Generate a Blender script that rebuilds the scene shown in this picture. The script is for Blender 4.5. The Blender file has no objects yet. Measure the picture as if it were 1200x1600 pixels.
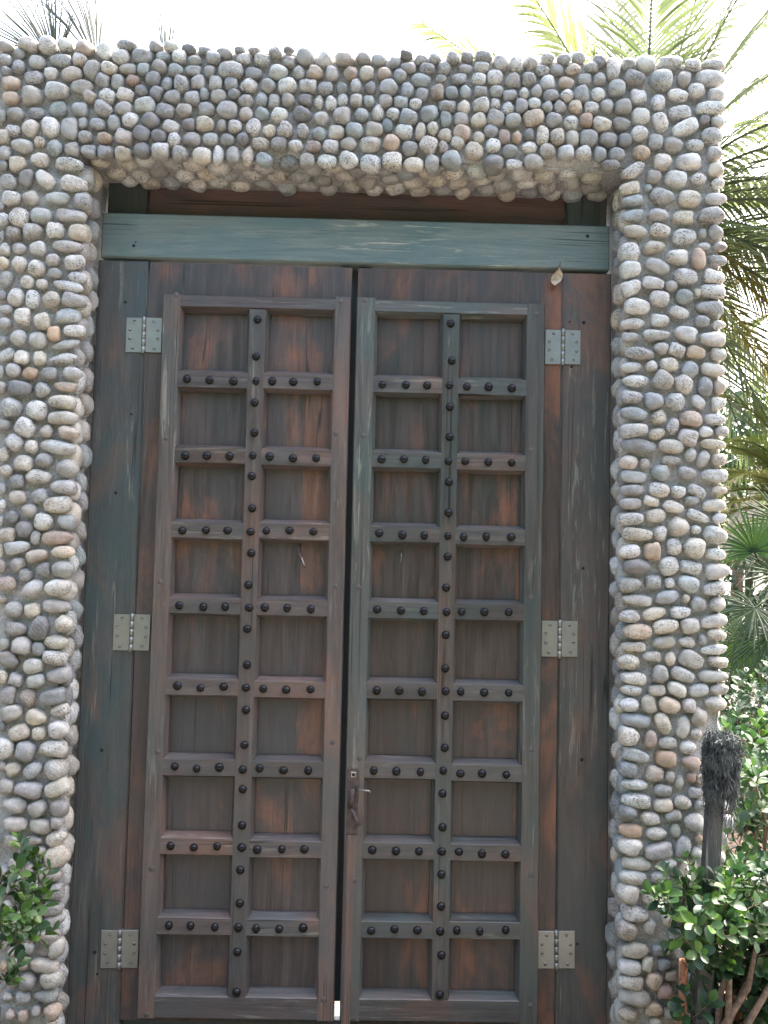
import bpy, bmesh, math, random
import numpy as np
from mathutils import Vector, Matrix, noise as mnoise
R = math.radians
rng = random.Random(7)
nrg = np.random.default_rng(11)

# ------------------------------------------------------------------ camera, sky, sun, exposure
scene = bpy.context.scene
col = scene.collection
YAW, PITCH, ROLL = 0.012352738857, 0.057958393996, 0.021814301439
CAM = Vector((0.0733265, -2.5844622, 1.55))
FPX = 1300.0
FWD = Vector((math.sin(YAW) * math.cos(PITCH), math.cos(YAW) * math.cos(PITCH), math.sin(PITCH)))
_r0 = Vector((math.cos(YAW), -math.sin(YAW), 0))
_u0 = _r0.cross(FWD)
RIGHT = math.cos(ROLL) * _r0 + math.sin(ROLL) * _u0
UP = -math.sin(ROLL) * _r0 + math.cos(ROLL) * _u0
cam_d = bpy.data.cameras.new('camera')
cam = bpy.data.objects.new('camera', cam_d)
col.objects.link(cam)
cam.matrix_world = Matrix(((RIGHT.x, UP.x, -FWD.x, CAM.x), (RIGHT.y, UP.y, -FWD.y, CAM.y),
                           (RIGHT.z, UP.z, -FWD.z, CAM.z), (0, 0, 0, 1)))
cam_d.sensor_fit = 'VERTICAL'
cam_d.sensor_height = 36.0
cam_d.lens = 36.0 * FPX / 1600.0
cam_d.clip_start = 0.05
cam_d.clip_end = 1500
scene.camera = cam

SUN = Vector((0.44, 0.40, 1.0)).normalized()          # direction towards the sun
SUN_EL = math.asin(SUN.z)
SUN_AZ = math.atan2(SUN.x, SUN.y)
world = bpy.data.worlds.new('World')
scene.world = world
world.use_nodes = True
wn = world.node_tree
bg = wn.nodes['Background']
sky = wn.nodes.new('ShaderNodeTexSky')
sky.sky_type = 'NISHITA'
sky.sun_disc = False
sky.sun_elevation = SUN_EL
sky.sun_rotation = SUN_AZ
sky.air_density = 1.0
sky.dust_density = 8.5
sky.ozone_density = 0.3
wn.links.new(sky.outputs[0], bg.inputs[0])
bg.inputs[1].default_value = 0.15
sun_d = bpy.data.lights.new('sun', 'SUN')
sun_d.energy = 2.0
sun_d.angle = R(0.5)
sun_d.color = (1.0, 0.95, 0.87)
sun = bpy.data.objects.new('sun', sun_d)
col.objects.link(sun)
sun.location = (3, 3, 6)
sun.rotation_euler = (-SUN).to_track_quat('-Z', 'Y').to_euler()
vs = scene.view_settings
vs.view_transform = 'Standard'
vs.look = 'None'
vs.gamma = 1.0
vs.use_curve_mapping = False
vs.exposure = 3.05
scene.cycles.use_denoising = True
scene.cycles.max_bounces = 8
scene.cycles.transparent_max_bounces = 8


def P(px, py, Y):
    """the world point on the vertical plane y = Y seen at photograph position px, py"""
    d = FWD + (px - 600) / FPX * RIGHT - (py - 800) / FPX * UP
    return CAM + d * ((Y - CAM.y) / d.y)


def in_frame(p, m=0.0):
    v = Vector(p) - CAM
    z = v.dot(FWD)
    if z < 0.1:
        return False
    x = 600 + FPX * v.dot(RIGHT) / z
    y = 800 - FPX * v.dot(UP) / z
    return -m < x < 1200 + m and -m < y < 1600 + m


# ------------------------------------------------------------------ node helpers
def new_mat(name):
    m = bpy.data.materials.new(name)
    m.use_nodes = True
    nt = m.node_tree
    return m, nt, nt.nodes['Principled BSDF']


def nd(nt, t, **kw):
    n = nt.nodes.new(t)
    for k, v in kw.items():
        setattr(n, k, v)
    return n


def mixc(nt, fac, a, b, blend='MIX'):
    n = nt.nodes.new('ShaderNodeMix')
    n.data_type = 'RGBA'
    n.blend_type = blend
    for sock, val in ((n.inputs[0], fac), (n.inputs[6], a), (n.inputs[7], b)):
        if hasattr(val, 'is_linked'):
            nt.links.new(val, sock)
        elif isinstance(val, (int, float)):
            sock.default_value = val
        else:
            sock.default_value = (*val, 1.0)[:4]
    return n.outputs[2]


def mth(nt, op, a, b=0.0, clamp=False):
    n = nt.nodes.new('ShaderNodeMath')
    n.operation = op
    n.use_clamp = clamp
    for i, v in enumerate((a, b)):
        if hasattr(v, 'is_linked'):
            nt.links.new(v, n.inputs[i])
        else:
            n.inputs[i].default_value = v
    return n.outputs[0]


def ramp(nt, fac, lo, hi, a=0.0, b=1.0):
    n = nt.nodes.new('ShaderNodeMapRange')
    n.interpolation_type = 'SMOOTHSTEP'
    nt.links.new(fac, n.inputs[0])
    n.inputs[1].default_value = lo
    n.inputs[2].default_value = hi
    n.inputs[3].default_value = a
    n.inputs[4].default_value = b
    return n.outputs[0]


def coords(nt, scale, rand=True):
    """world position, scaled, shifted per object"""
    g = nd(nt, 'ShaderNodeNewGeometry')
    s = nd(nt, 'ShaderNodeVectorMath', operation='MULTIPLY')
    nt.links.new(g.outputs['Position'], s.inputs[0])
    s.inputs[1].default_value = scale
    if not rand:
        return s.outputs[0]
    oi = nd(nt, 'ShaderNodeObjectInfo')
    k = mth(nt, 'MULTIPLY', oi.outputs['Random'], 37.0)
    a = nd(nt, 'ShaderNodeVectorMath', operation='ADD')
    nt.links.new(s.outputs[0], a.inputs[0])
    nt.links.new(k, a.inputs[1])
    return a.outputs[0]


def noise(nt, vec, scale=1.0, detail=3.0, rough=0.55, dist=0.0):
    n = nd(nt, 'ShaderNodeTexNoise')
    nt.links.new(vec, n.inputs['Vector'])
    n.inputs['Scale'].default_value = scale
    n.inputs['Detail'].default_value = detail
    n.inputs['Roughness'].default_value = rough
    n.inputs['Distortion'].default_value = dist
    return n.outputs['Fac']


def bump(nt, h, bs, strength=0.3, dist=0.003):
    b = nd(nt, 'ShaderNodeBump')
    b.inputs['Strength'].default_value = strength
    b.inputs['Distance'].default_value = dist
    nt.links.new(h, b.inputs['Height'])
    nt.links.new(b.outputs[0], bs.inputs['Normal'])


# ------------------------------------------------------------------ materials
def stone_mat(name, per_object):
    m, nt, bs = new_mat(name)
    if per_object:
        oi = nd(nt, 'ShaderNodeObjectInfo')
        base, spk = oi.outputs['Color'], oi.outputs['Alpha']
    else:
        at = nd(nt, 'ShaderNodeAttribute', attribute_name='stone_colour')
        base, spk = at.outputs['Color'], at.outputs['Alpha']
    v = coords(nt, (1, 1, 1), per_object)
    big = noise(nt, v, 26, 3, 0.6)
    c = mixc(nt, ramp(nt, big, 0.35, 0.7), base, mixc(nt, 1.0, base, (0.72, 0.70, 0.68), 'MULTIPLY'))
    warm = noise(nt, v, 17, 2, 0.5)
    c = mixc(nt, ramp(nt, warm, 0.52, 0.75, 0, 0.35), c, mixc(nt, 1.0, c, (1.15, 0.92, 0.70), 'MULTIPLY'))
    # mineral speckle: small dark flecks, drawn out a little in one direction
    v2 = coords(nt, (1.0, 1.0, 1.7), per_object)
    sp = noise(nt, v2, 185, 4, 0.75, 0.6)
    msk = noise(nt, v, 38, 2, 0.5)
    f = mth(nt, 'MULTIPLY', ramp(nt, sp, 0.515, 0.575), ramp(nt, msk, 0.34, 0.58, 0.15, 1.0))
    f = mth(nt, 'MULTIPLY', f, spk, True)
    c = mixc(nt, f, c, (0.055, 0.053, 0.055))
    sp2 = noise(nt, v, 330, 2, 0.6)
    c = mixc(nt, mth(nt, 'MULTIPLY', ramp(nt, sp2, 0.58, 0.68), mth(nt, 'MULTIPLY', spk, 0.5)), c, (0.72, 0.70, 0.66))
    # some stones are banded, some carry a pale quartz vein or a rusty stain
    v3 = coords(nt, (1, 0.6, 1), per_object)
    wv = nd(nt, 'ShaderNodeTexWave', bands_direction='DIAGONAL')
    nt.links.new(v3, wv.inputs['Vector'])
    wv.inputs['Scale'].default_value = 46
    wv.inputs['Distortion'].default_value = 9.0
    wv.inputs['Detail'].default_value = 5.0
    wv.inputs['Detail Scale'].default_value = 1.6
    which = noise(nt, coords(nt, (1, 1, 1), per_object), 7.0, 0, 0.5)
    bnd = mth(nt, 'MULTIPLY', ramp(nt, wv.outputs['Fac'], 0.45, 0.8), ramp(nt, which, 0.60, 0.66, 0.0, 0.45))
    c = mixc(nt, bnd, c, mixc(nt, 1.0, c, (0.38, 0.38, 0.40), 'MULTIPLY'))
    vn = noise(nt, v3, 30, 2, 0.5, 1.5)
    vein = mth(nt, 'SUBTRACT', 1.0, ramp(nt, mth(nt, 'ABSOLUTE', mth(nt, 'SUBTRACT', vn, 0.5)), 0.0, 0.014))
    c = mixc(nt, mth(nt, 'MULTIPLY', vein, ramp(nt, which, 0.36, 0.42, 0.5, 0.0)), c, (0.62, 0.60, 0.55))
    stn = noise(nt, v, 22, 4, 0.65, 0.8)
    c = mixc(nt, mth(nt, 'MULTIPLY', ramp(nt, stn, 0.58, 0.70), ramp(nt, which, 0.46, 0.56, 0.0, 0.4)), c, (0.36, 0.27, 0.18))
    nt.links.new(c, bs.inputs['Base Color'])
    bs.inputs['Roughness'].default_value = 0.62
    bs.inputs['Specular IOR Level'].default_value = 0.35
    h = mth(nt, 'ADD', mth(nt, 'MULTIPLY', sp, 0.5), mth(nt, 'MULTIPLY', big, 1.2))
    bump(nt, h, bs, 0.35, 0.004)
    return m


def mortar_mat():
    m, nt, bs = new_mat('mortar')
    v = coords(nt, (1, 1, 1), False)
    a = noise(nt, v, 9, 4, 0.6)
    b = noise(nt, v, 160, 4, 0.7)
    c = mixc(nt, ramp(nt, a, 0.3, 0.7), (0.40, 0.400, 0.388), (0.54, 0.537, 0.52))
    c = mixc(nt, ramp(nt, b, 0.35, 0.65), mixc(nt, 1.0, c, (0.66, 0.66, 0.66), 'MULTIPLY'), c)
    d2 = noise(nt, v, 3.1, 5, 0.65, 0.6)
    c = mixc(nt, ramp(nt, d2, 0.52, 0.70, 0.0, 0.6), c, mixc(nt, 1.0, c, (0.45, 0.44, 0.42), 'MULTIPLY'))
    e2 = noise(nt, v, 70, 3, 0.6)
    c = mixc(nt, ramp(nt, e2, 0.60, 0.70, 0.0, 0.6), c, (0.60, 0.59, 0.56))
    nt.links.new(c, bs.inputs['Base Color'])
    bs.inputs['Roughness'].default_value = 0.9
    bs.inputs['Specular IOR Level'].default_value = 0.2
    bump(nt, mth(nt, 'ADD', b, mth(nt, 'MULTIPLY', noise(nt, v, 55, 4, 0.65), 2.0)), bs, 0.8, 0.006)
    return m


def wood_mat(name, axis, dark, light, stain, stain_amt, rust_amt, pale_amt, rough=0.5, rust=(0.190, 0.088, 0.054)):
    """weathered stained timber; axis = grain direction"""
    m, nt, bs = new_mat(name)
    k = {'x': (0.07, 1, 1), 'z': (1, 1, 0.07)}[axis]
    kb = {'x': (0.5, 1, 1), 'z': (1, 1, 0.5)}[axis]
    v = coords(nt, k)
    vb = coords(nt, kb)
    fig = noise(nt, v, 22, 4, 0.6, 1.6)
    grain = noise(nt, v, 190, 3, 0.65, 0.4)
    fine = noise(nt, v, 520, 2, 0.6)
    c = mixc(nt, ramp(nt, fig, 0.3, 0.7), dark, light)
    st = noise(nt, vb, 5.5, 3, 0.6, 0.5)
    c = mixc(nt, ramp(nt, st, 0.42, 0.66, 0.0, stain_amt), c, stain)
    ru = noise(nt, vb, 5.0, 5, 0.62, 0.5)
    ruf = mth(nt, 'MULTIPLY', ramp(nt, ru, 0.50, 0.70, 0.0, rust_amt), ramp(nt, fig, 0.2, 0.6, 0.65, 1.0))
    c = mixc(nt, ruf, c, rust)
    pa = noise(nt, v, 60, 4, 0.7, 0.8)
    pm = noise(nt, vb, 3.2, 2, 0.5)
    paf = mth(nt, 'MULTIPLY', ramp(nt, pa, 0.55, 0.68, 0.0, pale_amt), ramp(nt, pm, 0.40, 0.62))
    c = mixc(nt, paf, c, (0.42, 0.41, 0.33))
    c = mixc(nt, ramp(nt, grain, 0.28, 0.50, 0.30, 0.0), c, mixc(nt, 1.0, c, (0.35, 0.34, 0.34), 'MULTIPLY'))
    kc = {'x': (0.012, 1, 1), 'z': (1, 1, 0.012)}[axis]
    ck = noise(nt, coords(nt, kc), 26, 2, 0.5, 0.3)
    cm = noise(nt, vb, 4.5, 2, 0.5)
    crack = mth(nt, 'MULTIPLY', mth(nt, 'SUBTRACT', 1.0, ramp(nt, mth(nt, 'ABSOLUTE', mth(nt, 'SUBTRACT', ck, 0.5)), 0.002, 0.011)), ramp(nt, cm, 0.50, 0.60))
    c = mixc(nt, mth(nt, 'MULTIPLY', crack, 0.8), c, (0.012, 0.010, 0.010))
    pores = noise(nt, v, 420, 2, 0.7)
    c = mixc(nt, ramp(nt, pores, 0.56, 0.66, 0.0, 0.22), c, mixc(nt, 1.0, c, (1.7, 1.65, 1.55), 'MULTIPLY'))
    oi = nd(nt, 'ShaderNodeObjectInfo')
    hv = nd(nt, 'ShaderNodeHueSaturation')
    nt.links.new(c, hv.inputs['Color'])
    nt.links.new(mth(nt, 'ADD', mth(nt, 'MULTIPLY', oi.outputs['Random'], 0.40), 0.88), hv.inputs['Value'])
    nt.links.new(hv.outputs[0], bs.inputs['Base Color'])
    rr = ramp(nt, fig, 0.25, 0.75, rough - 0.08, rough + 0.12)
    nt.links.new(rr, bs.inputs['Roughness'])
    bs.inputs['Specular IOR Level'].default_value = 0.5
    h = mth(nt, 'ADD', mth(nt, 'MULTIPLY', grain, 1.0), mth(nt, 'ADD', mth(nt, 'MULTIPLY', fig, 1.4), mth(nt, 'MULTIPLY', fine, 0.4)))
    bump(nt, h, bs, 0.25, 0.003)
    return m


def plain_mat(name, colr, rough, metal=0.0, var=0.3, scale=40, bmp=0.15, alt=None):
    m, nt, bs = new_mat(name)
    v = coords(nt, (1, 1, 1))
    n = noise(nt, v, scale, 4, 0.65)
    lo = alt if alt else tuple(x * (1 - var) for x in colr)
    c = mixc(nt, ramp(nt, n, 0.35, 0.65), lo, colr)
    nt.links.new(c, bs.inputs['Base Color'])
    bs.inputs['Roughness'].default_value = rough
    bs.inputs['Metallic'].default_value = metal
    if bmp:
        bump(nt, n, bs, bmp, 0.002)
    return m


def leaf_mat(name, dark, light, trans=0.35, rough=0.35, attr=False, scale=14.0):
    m, nt, bs = new_mat(name)
    out = nt.nodes['Material Output']
    v = coords(nt, (1, 1, 1), False)
    if attr:
        at = nd(nt, 'ShaderNodeAttribute', attribute_name='tint')
        f = at.outputs['Fac']
    else:
        f = nd(nt, 'ShaderNodeObjectInfo').outputs['Random']
    n = noise(nt, v, scale, 2, 0.5)
    f2 = mth(nt, 'ADD', mth(nt, 'MULTIPLY', mth(nt, 'POWER', f, 3.0), 0.85), mth(nt, 'MULTIPLY', ramp(nt, n, 0.4, 0.7), 0.25), True)
    c = mixc(nt, f2, dark, light)
    nt.links.new(c, bs.inputs['Base Color'])
    bs.inputs['Roughness'].default_value = rough
    bs.inputs['Specular IOR Level'].default_value = 0.35
    tr = nd(nt, 'ShaderNodeBsdfTranslucent')
    c2 = mixc(nt, 1.0, c, (1.15, 1.32, 0.78), 'MULTIPLY')
    nt.links.new(c2, tr.inputs['Color'])
    mx = nd(nt, 'ShaderNodeMixShader')
    mx.inputs[0].default_value = trans
    nt.links.new(bs.outputs[0], mx.inputs[1])
    nt.links.new(tr.outputs[0], mx.inputs[2])
    nt.links.new(mx.outputs[0], out.inputs['Surface'])
    return m


M = {}
M['pebble'] = stone_mat('pebble', True)
M['pebble_mass'] = stone_mat('pebble_mass', False)
M['mortar'] = mortar_mat()
BR_D, BR_L = (0.058, 0.046, 0.043), (0.118, 0.094, 0.086)
TEAL = (0.070, 0.100, 0.096)
M['plank'] = wood_mat('plank', 'z', (0.038, 0.029, 0.028), (0.072, 0.056, 0.052), (0.036, 0.041, 0.045), 0.65, 0.75, 0.06, 0.40, rust=(0.180, 0.078, 0.046))
M['plank_red'] = wood_mat('plank_red', 'z', (0.038, 0.028, 0.025), (0.076, 0.055, 0.047), (0.034, 0.045, 0.044), 0.6, 0.95, 0.06, 0.40, rust=(0.195, 0.080, 0.045))
M['bar_v'] = wood_mat('bar_v', 'z', (0.056, 0.047, 0.046), (0.098, 0.080, 0.073), (0.056, 0.064, 0.063), 0.7, 0.35, 0.25, 0.38)
M['bar_h'] = wood_mat('bar_h', 'x', (0.056, 0.047, 0.047), (0.098, 0.080, 0.075), (0.056, 0.064, 0.066), 0.7, 0.40, 0.25, 0.36)
M['bar_v_green'] = wood_mat('bar_v_green', 'z', (0.048, 0.048, 0.046), (0.090, 0.082, 0.074), (0.054, 0.072, 0.068), 0.8, 0.35, 0.25, 0.38)
M['bar_h_green'] = wood_mat('bar_h_green', 'x', (0.048, 0.048, 0.048), (0.090, 0.082, 0.076), (0.054, 0.072, 0.070), 0.8, 0.35, 0.25, 0.36)
M['post_green'] = wood_mat('post_green', 'z', (0.044, 0.047, 0.047), (0.080, 0.078, 0.074), (0.042, 0.064, 0.066), 0.9, 0.40, 0.30, 0.5)
M['post_brown'] = wood_mat('post_brown', 'z', (0.055, 0.047, 0.043), (0.100, 0.083, 0.072), (0.050, 0.060, 0.056), 0.75, 0.70, 0.25, 0.5)
M['lintel_paint'] = wood_mat('lintel_paint', 'x', (0.098, 0.145, 0.140), (0.165, 0.208, 0.190), (0.080, 0.142, 0.144), 0.85, 0.10, 1.0, 0.5)
M['transom'] = wood_mat('transom', 'x', (0.090, 0.055, 0.056), (0.140, 0.085, 0.080), (0.060, 0.062, 0.068), 0.6, 0.3, 0.0, 0.55)
M['block_dark'] = wood_mat('block_dark', 'z', (0.045, 0.055, 0.062), (0.075, 0.082, 0.084), (0.050, 0.075, 0.080), 0.7, 0.2, 0.0, 0.55)
M['peg'] = plain_mat('peg', (0.10, 0.085, 0.08), 0.6)
M['iron'] = plain_mat('iron', (0.020, 0.020, 0.023), 0.30, 0.6, 0.4, 120, 0.2)
M['steel'] = plain_mat('steel', (0.30, 0.31, 0.290), 0.45, 0.75, 0.12, 25, 0.05)
M['screw'] = plain_mat('screw', (0.36, 0.36, 0.34), 0.35, 0.85, 0.3, 200, 0.1)
M['rust'] = plain_mat('rust', (0.115, 0.078, 0.066), 0.7, 0.25, 0.5, 90, 0.6, (0.05, 0.042, 0.04))
M['worn_steel'] = plain_mat('worn_steel', (0.33, 0.30, 0.28), 0.35, 0.9, 0.3, 90, 0.2)
M['strip'] = wood_mat('strip', 'z', (0.095, 0.062, 0.052), (0.165, 0.105, 0.085), (0.09, 0.085, 0.08), 0.4, 0.7, 0.2, 0.55)
M['hole'] = plain_mat('hole', (0.012, 0.011, 0.011), 0.8)
M['charred'] = wood_mat('charred', 'z', (0.036, 0.034, 0.033), (0.085, 0.080, 0.076), (0.06, 0.06, 0.06), 0.4, 0.0, 0.30, 0.6)
M['fibre'] = plain_mat('fibre', (0.120, 0.134, 0.132), 0.9, 0, 0.75, 35, 0.0)
M['dry_leaf'] = plain_mat('dry_leaf', (0.50, 0.42, 0.31), 0.7, 0, 0.45, 90, 0.3)
M['leaf'] = leaf_mat('leaf', (0.020, 0.050, 0.026), (0.085, 0.165, 0.028), 0.26, 0.36)
M['leaf_mass'] = leaf_mat('leaf_mass', (0.020, 0.050, 0.026), (0.085, 0.165, 0.028), 0.26, 0.36, True)
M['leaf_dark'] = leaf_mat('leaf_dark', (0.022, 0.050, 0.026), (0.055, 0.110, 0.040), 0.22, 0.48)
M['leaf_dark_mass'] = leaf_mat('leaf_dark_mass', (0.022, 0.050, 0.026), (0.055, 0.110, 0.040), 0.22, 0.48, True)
M['frond'] = leaf_mat('frond', (0.135, 0.160, 0.100), (0.230, 0.245, 0.140), 0.42, 0.40, False, 4.0)
M['fan'] = leaf_mat('fan', (0.018, 0.042, 0.016), (0.075, 0.125, 0.022), 0.36, 0.5, False, 9.0)
M['areca'] = leaf_mat('areca', (0.15, 0.17, 0.05), (0.27, 0.25, 0.08), 0.4, 0.5, False, 6.0)
M['far_tip'] = leaf_mat('far_tip', (0.030, 0.040, 0.028), (0.050, 0.070, 0.035), 0.15, 0.6, False, 6.0)
M['fan_dry'] = leaf_mat('fan_dry', (0.26, 0.21, 0.06), (0.36, 0.27, 0.10), 0.35, 0.6, False, 5.0)
M['bark'] = plain_mat('bark', (0.22, 0.15, 0.105), 0.85, 0, 0.5, 70, 0.6)
M['bark_red'] = plain_mat('bark_red', (0.34, 0.14, 0.07), 0.8, 0, 0.5, 70, 0.5)
M['palm_bark'] = plain_mat('palm_bark', (0.20, 0.17, 0.14), 0.9, 0, 0.5, 30, 0.6)
M['thatch'] = plain_mat('thatch', (0.15, 0.13, 0.11), 0.9, 0, 0.5, 25, 0.3)
M['soil'] = plain_mat('soil', (0.11, 0.075, 0.05), 0.95, 0, 0.5, 30, 0.8)
M['paving'] = plain_mat('paving', (0.115, 0.105, 0.092), 0.9, 0, 0.3, 6, 0.3)

# ------------------------------------------------------------------ object helpers
WLOC = {}


def link(o, parent=None, wloc=(0, 0, 0)):
    wloc = Vector(wloc)
    col.objects.link(o)
    if parent is not None:
        o.parent = parent
        o.location = wloc - WLOC[parent.name]
    else:
        o.location = wloc
    WLOC[o.name] = wloc
    return o


def thing(name, label, cat, loc=(0, 0, 0), group=None):
    o = bpy.data.objects.new(name, None)
    o.empty_display_size = 0.1
    link(o, None, loc)
    o['label'] = label
    o['category'] = cat
    o['kind'] = 'thing'
    if group:
        o['group'] = group
    return o


def mesh_obj(name, verts, faces, mat, parent=None, smooth=False, centre=True):
    v = np.asarray(verts, dtype=float).reshape(-1, 3)
    c = (v.min(0) + v.max(0)) / 2 if centre else np.zeros(3)
    me = bpy.data.meshes.new(name)
    me.from_pydata((v - c).tolist(), [], faces)
    if smooth:
        me.polygons.foreach_set('use_smooth', [True] * len(me.polygons))
    me.materials.append(mat)
    me.update()
    o = bpy.data.objects.new(name, me)
    return link(o, parent, c)


def inst(name, me, parent, loc, rot=None, scale=(1, 1, 1)):
    o = bpy.data.objects.new(name, me)
    link(o, parent, loc)
    if rot is not None:
        o.rotation_mode = 'QUATERNION'
        o.rotation_quaternion = rot
    o.scale = scale
    return o


def box_vf(x0, x1, y0, y1, z0, z1, b=0):
    """box whose front (-y) edges carry a chamfer b; returns verts, faces"""
    if b <= 0:
        v = [(x0, y0, z0), (x1, y0, z0), (x1, y0, z1), (x0, y0, z1), (x0, y1, z0), (x1, y1, z0), (x1, y1, z1), (x0, y1, z1)]
        return v, [(0, 1, 2, 3), (5, 4, 7, 6), (4, 0, 3, 7), (1, 5, 6, 2), (3, 2, 6, 7), (4, 5, 1, 0)]
    v = [(x0 + b, y0, z0 + b), (x1 - b, y0, z0 + b), (x1 - b, y0, z1 - b), (x0 + b, y0, z1 - b),
         (x0, y0 + b, z0), (x1, y0 + b, z0), (x1, y0 + b, z1), (x0, y0 + b, z1),
         (x0, y1, z0), (x1, y1, z0), (x1, y1, z1), (x0, y1, z1)]
    f = [(0, 1, 2, 3)]
    for i in range(4):
        j = (i + 1) % 4
        f.append((i, 4 + i, 4 + j, j))
        f.append((4 + i, 8 + i, 8 + j, 4 + j))
    f.append((9, 8, 11, 10))
    return v, f


def box(name, x0, x1, y0, y1, z0, z1, mat, parent, b=0):
    v, f = box_vf(x0, x1, y0, y1, z0, z1, b)
    return mesh_obj(name, v, f, mat, parent)


def bar(name, p0, p1, w0, w1, y0, y1, ch, mat, parent, axis, wob=0.0, dep=0.028, ch2=None):
    """a moulded bar along x or z from p0 to p1, across w0..w1, with eased chamfers (width ch at w0, ch2 at w1, depth dep)"""
    ch2 = ch if ch2 is None else ch2
    dep2 = min(dep, ch2 * 2.2)
    dep = min(dep, ch * 2.2)
    prof = [(w0, y1), (w0, y0 + dep)]
    for u, q in ((0.86, 0.09), (1.0, 0.0)):
        prof.append((w0 + ch * u, y0 + dep * q))
    for u, q in ((1.0, 0.0), (0.86, 0.09)):
        prof.append((w1 - ch2 * u, y0 + dep2 * q))
    prof += [(w1, y0 + dep2), (w1, y1)]
    st = max(2, int(abs(p1 - p0) / 0.12) + 1)
    verts, faces = [], []
    ph = rng.random() * 50
    k = len(prof)
    for s in range(st + 1):
        t = p0 + (p1 - p0) * s / st
        d = wob * mnoise.noise(Vector((t * 5, ph, 0)))
        e = wob * mnoise.noise(Vector((t * 5, ph, 9)))
        for (w, y) in prof:
            wv = w + (d if w < (w0 + w1) / 2 else e)
            verts.append((t, y, wv) if axis == 'x' else (wv, y, t))
    for s in range(st):
        for i in range(k - 1):
            a, b2 = s * k + i, s * k + i + 1
            c, d2 = a + k, b2 + k
            faces.append((a, c, d2, b2) if axis == 'x' else (a, b2, d2, c))
    faces.append(tuple(range(k)) if axis == 'x' else tuple(range(k - 1, -1, -1)))
    e0 = st * k
    faces.append(tuple(range(e0 + k - 1, e0 - 1, -1)) if axis == 'x' else tuple(range(e0, e0 + k)))
    o = mesh_obj(name, verts, faces, mat, parent)
    # smooth only along the moulding
    nf = len(faces)
    sm = [False] * nf
    o.data.polygons.foreach_set('use_smooth', sm)
    return o


def tube_vf(pts, radii, n=8, off=0, cap=True):
    pts = [Vector(p) for p in pts]
    verts, faces = [], []
    for i, p in enumerate(pts):
        t = (pts[min(i + 1, len(pts) - 1)] - pts[max(i - 1, 0)]).normalized()
        a = t.orthogonal().normalized() if i == 0 else (a - t * a.dot(t)).normalized()
        b = t.cross(a)
        r = radii[i] if hasattr(radii, '__len__') else radii
        for k in range(n):
            q = 2 * math.pi * k / n
            verts.append(tuple(p + (a * math.cos(q) + b * math.sin(q)) * r))
    for i in range(len(pts) - 1):
        for k in range(n):
            k2 = (k + 1) % n
            faces.append((off + i * n + k, off + i * n + k2, off + (i + 1) * n + k2, off + (i + 1) * n + k))
    if cap:
        faces.append(tuple(off + k for k in range(n - 1, -1, -1)))
        e = off + (len(pts) - 1) * n
        faces.append(tuple(e + k for k in range(n)))
    return verts, faces


def tube(name, pts, radii, mat, parent, n=8):
    v, f = tube_vf(pts, radii, n)
    o = mesh_obj(name, v, f, mat, parent, True)
    o.data.polygons[len(f) - 1].use_smooth = False
    o.data.polygons[len(f) - 2].use_smooth = False
    return o


def struct(o):
    o['kind'] = 'structure'
    return o


# ------------------------------------------------------------------ ground
gv = [(-600, -600, 0), (600, -600, 0), (600, 600, 0), (-600, 600, 0)]
g = struct(mesh_obj('ground', gv, [(0, 1, 2, 3)], M['paving'], None, False, False))
g['label'] = 'pale sandy paved ground around the gate'
for i, pts in enumerate(([(0.92, -1.0), (3.2, -1.3), (4.6, 0.8), (4.4, 4.6), (1.12, 4.5), (1.12, 0.3), (1.13, -0.16), (0.9, -0.17)],
                         [(-3.0, -1.0), (-0.95, -0.95), (-0.86, -0.5), (-0.9, -0.17), (-3.0, -0.17)])):
    sb = struct(mesh_obj('planting_bed', [(x, y, 0.006) for x, y in pts], [tuple(range(len(pts)))], M['soil'], None, False, False))
    sb['label'] = ['brown soil of planting bed beside the right pier', 'brown soil of planting bed at foot of left pier'][i]

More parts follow.
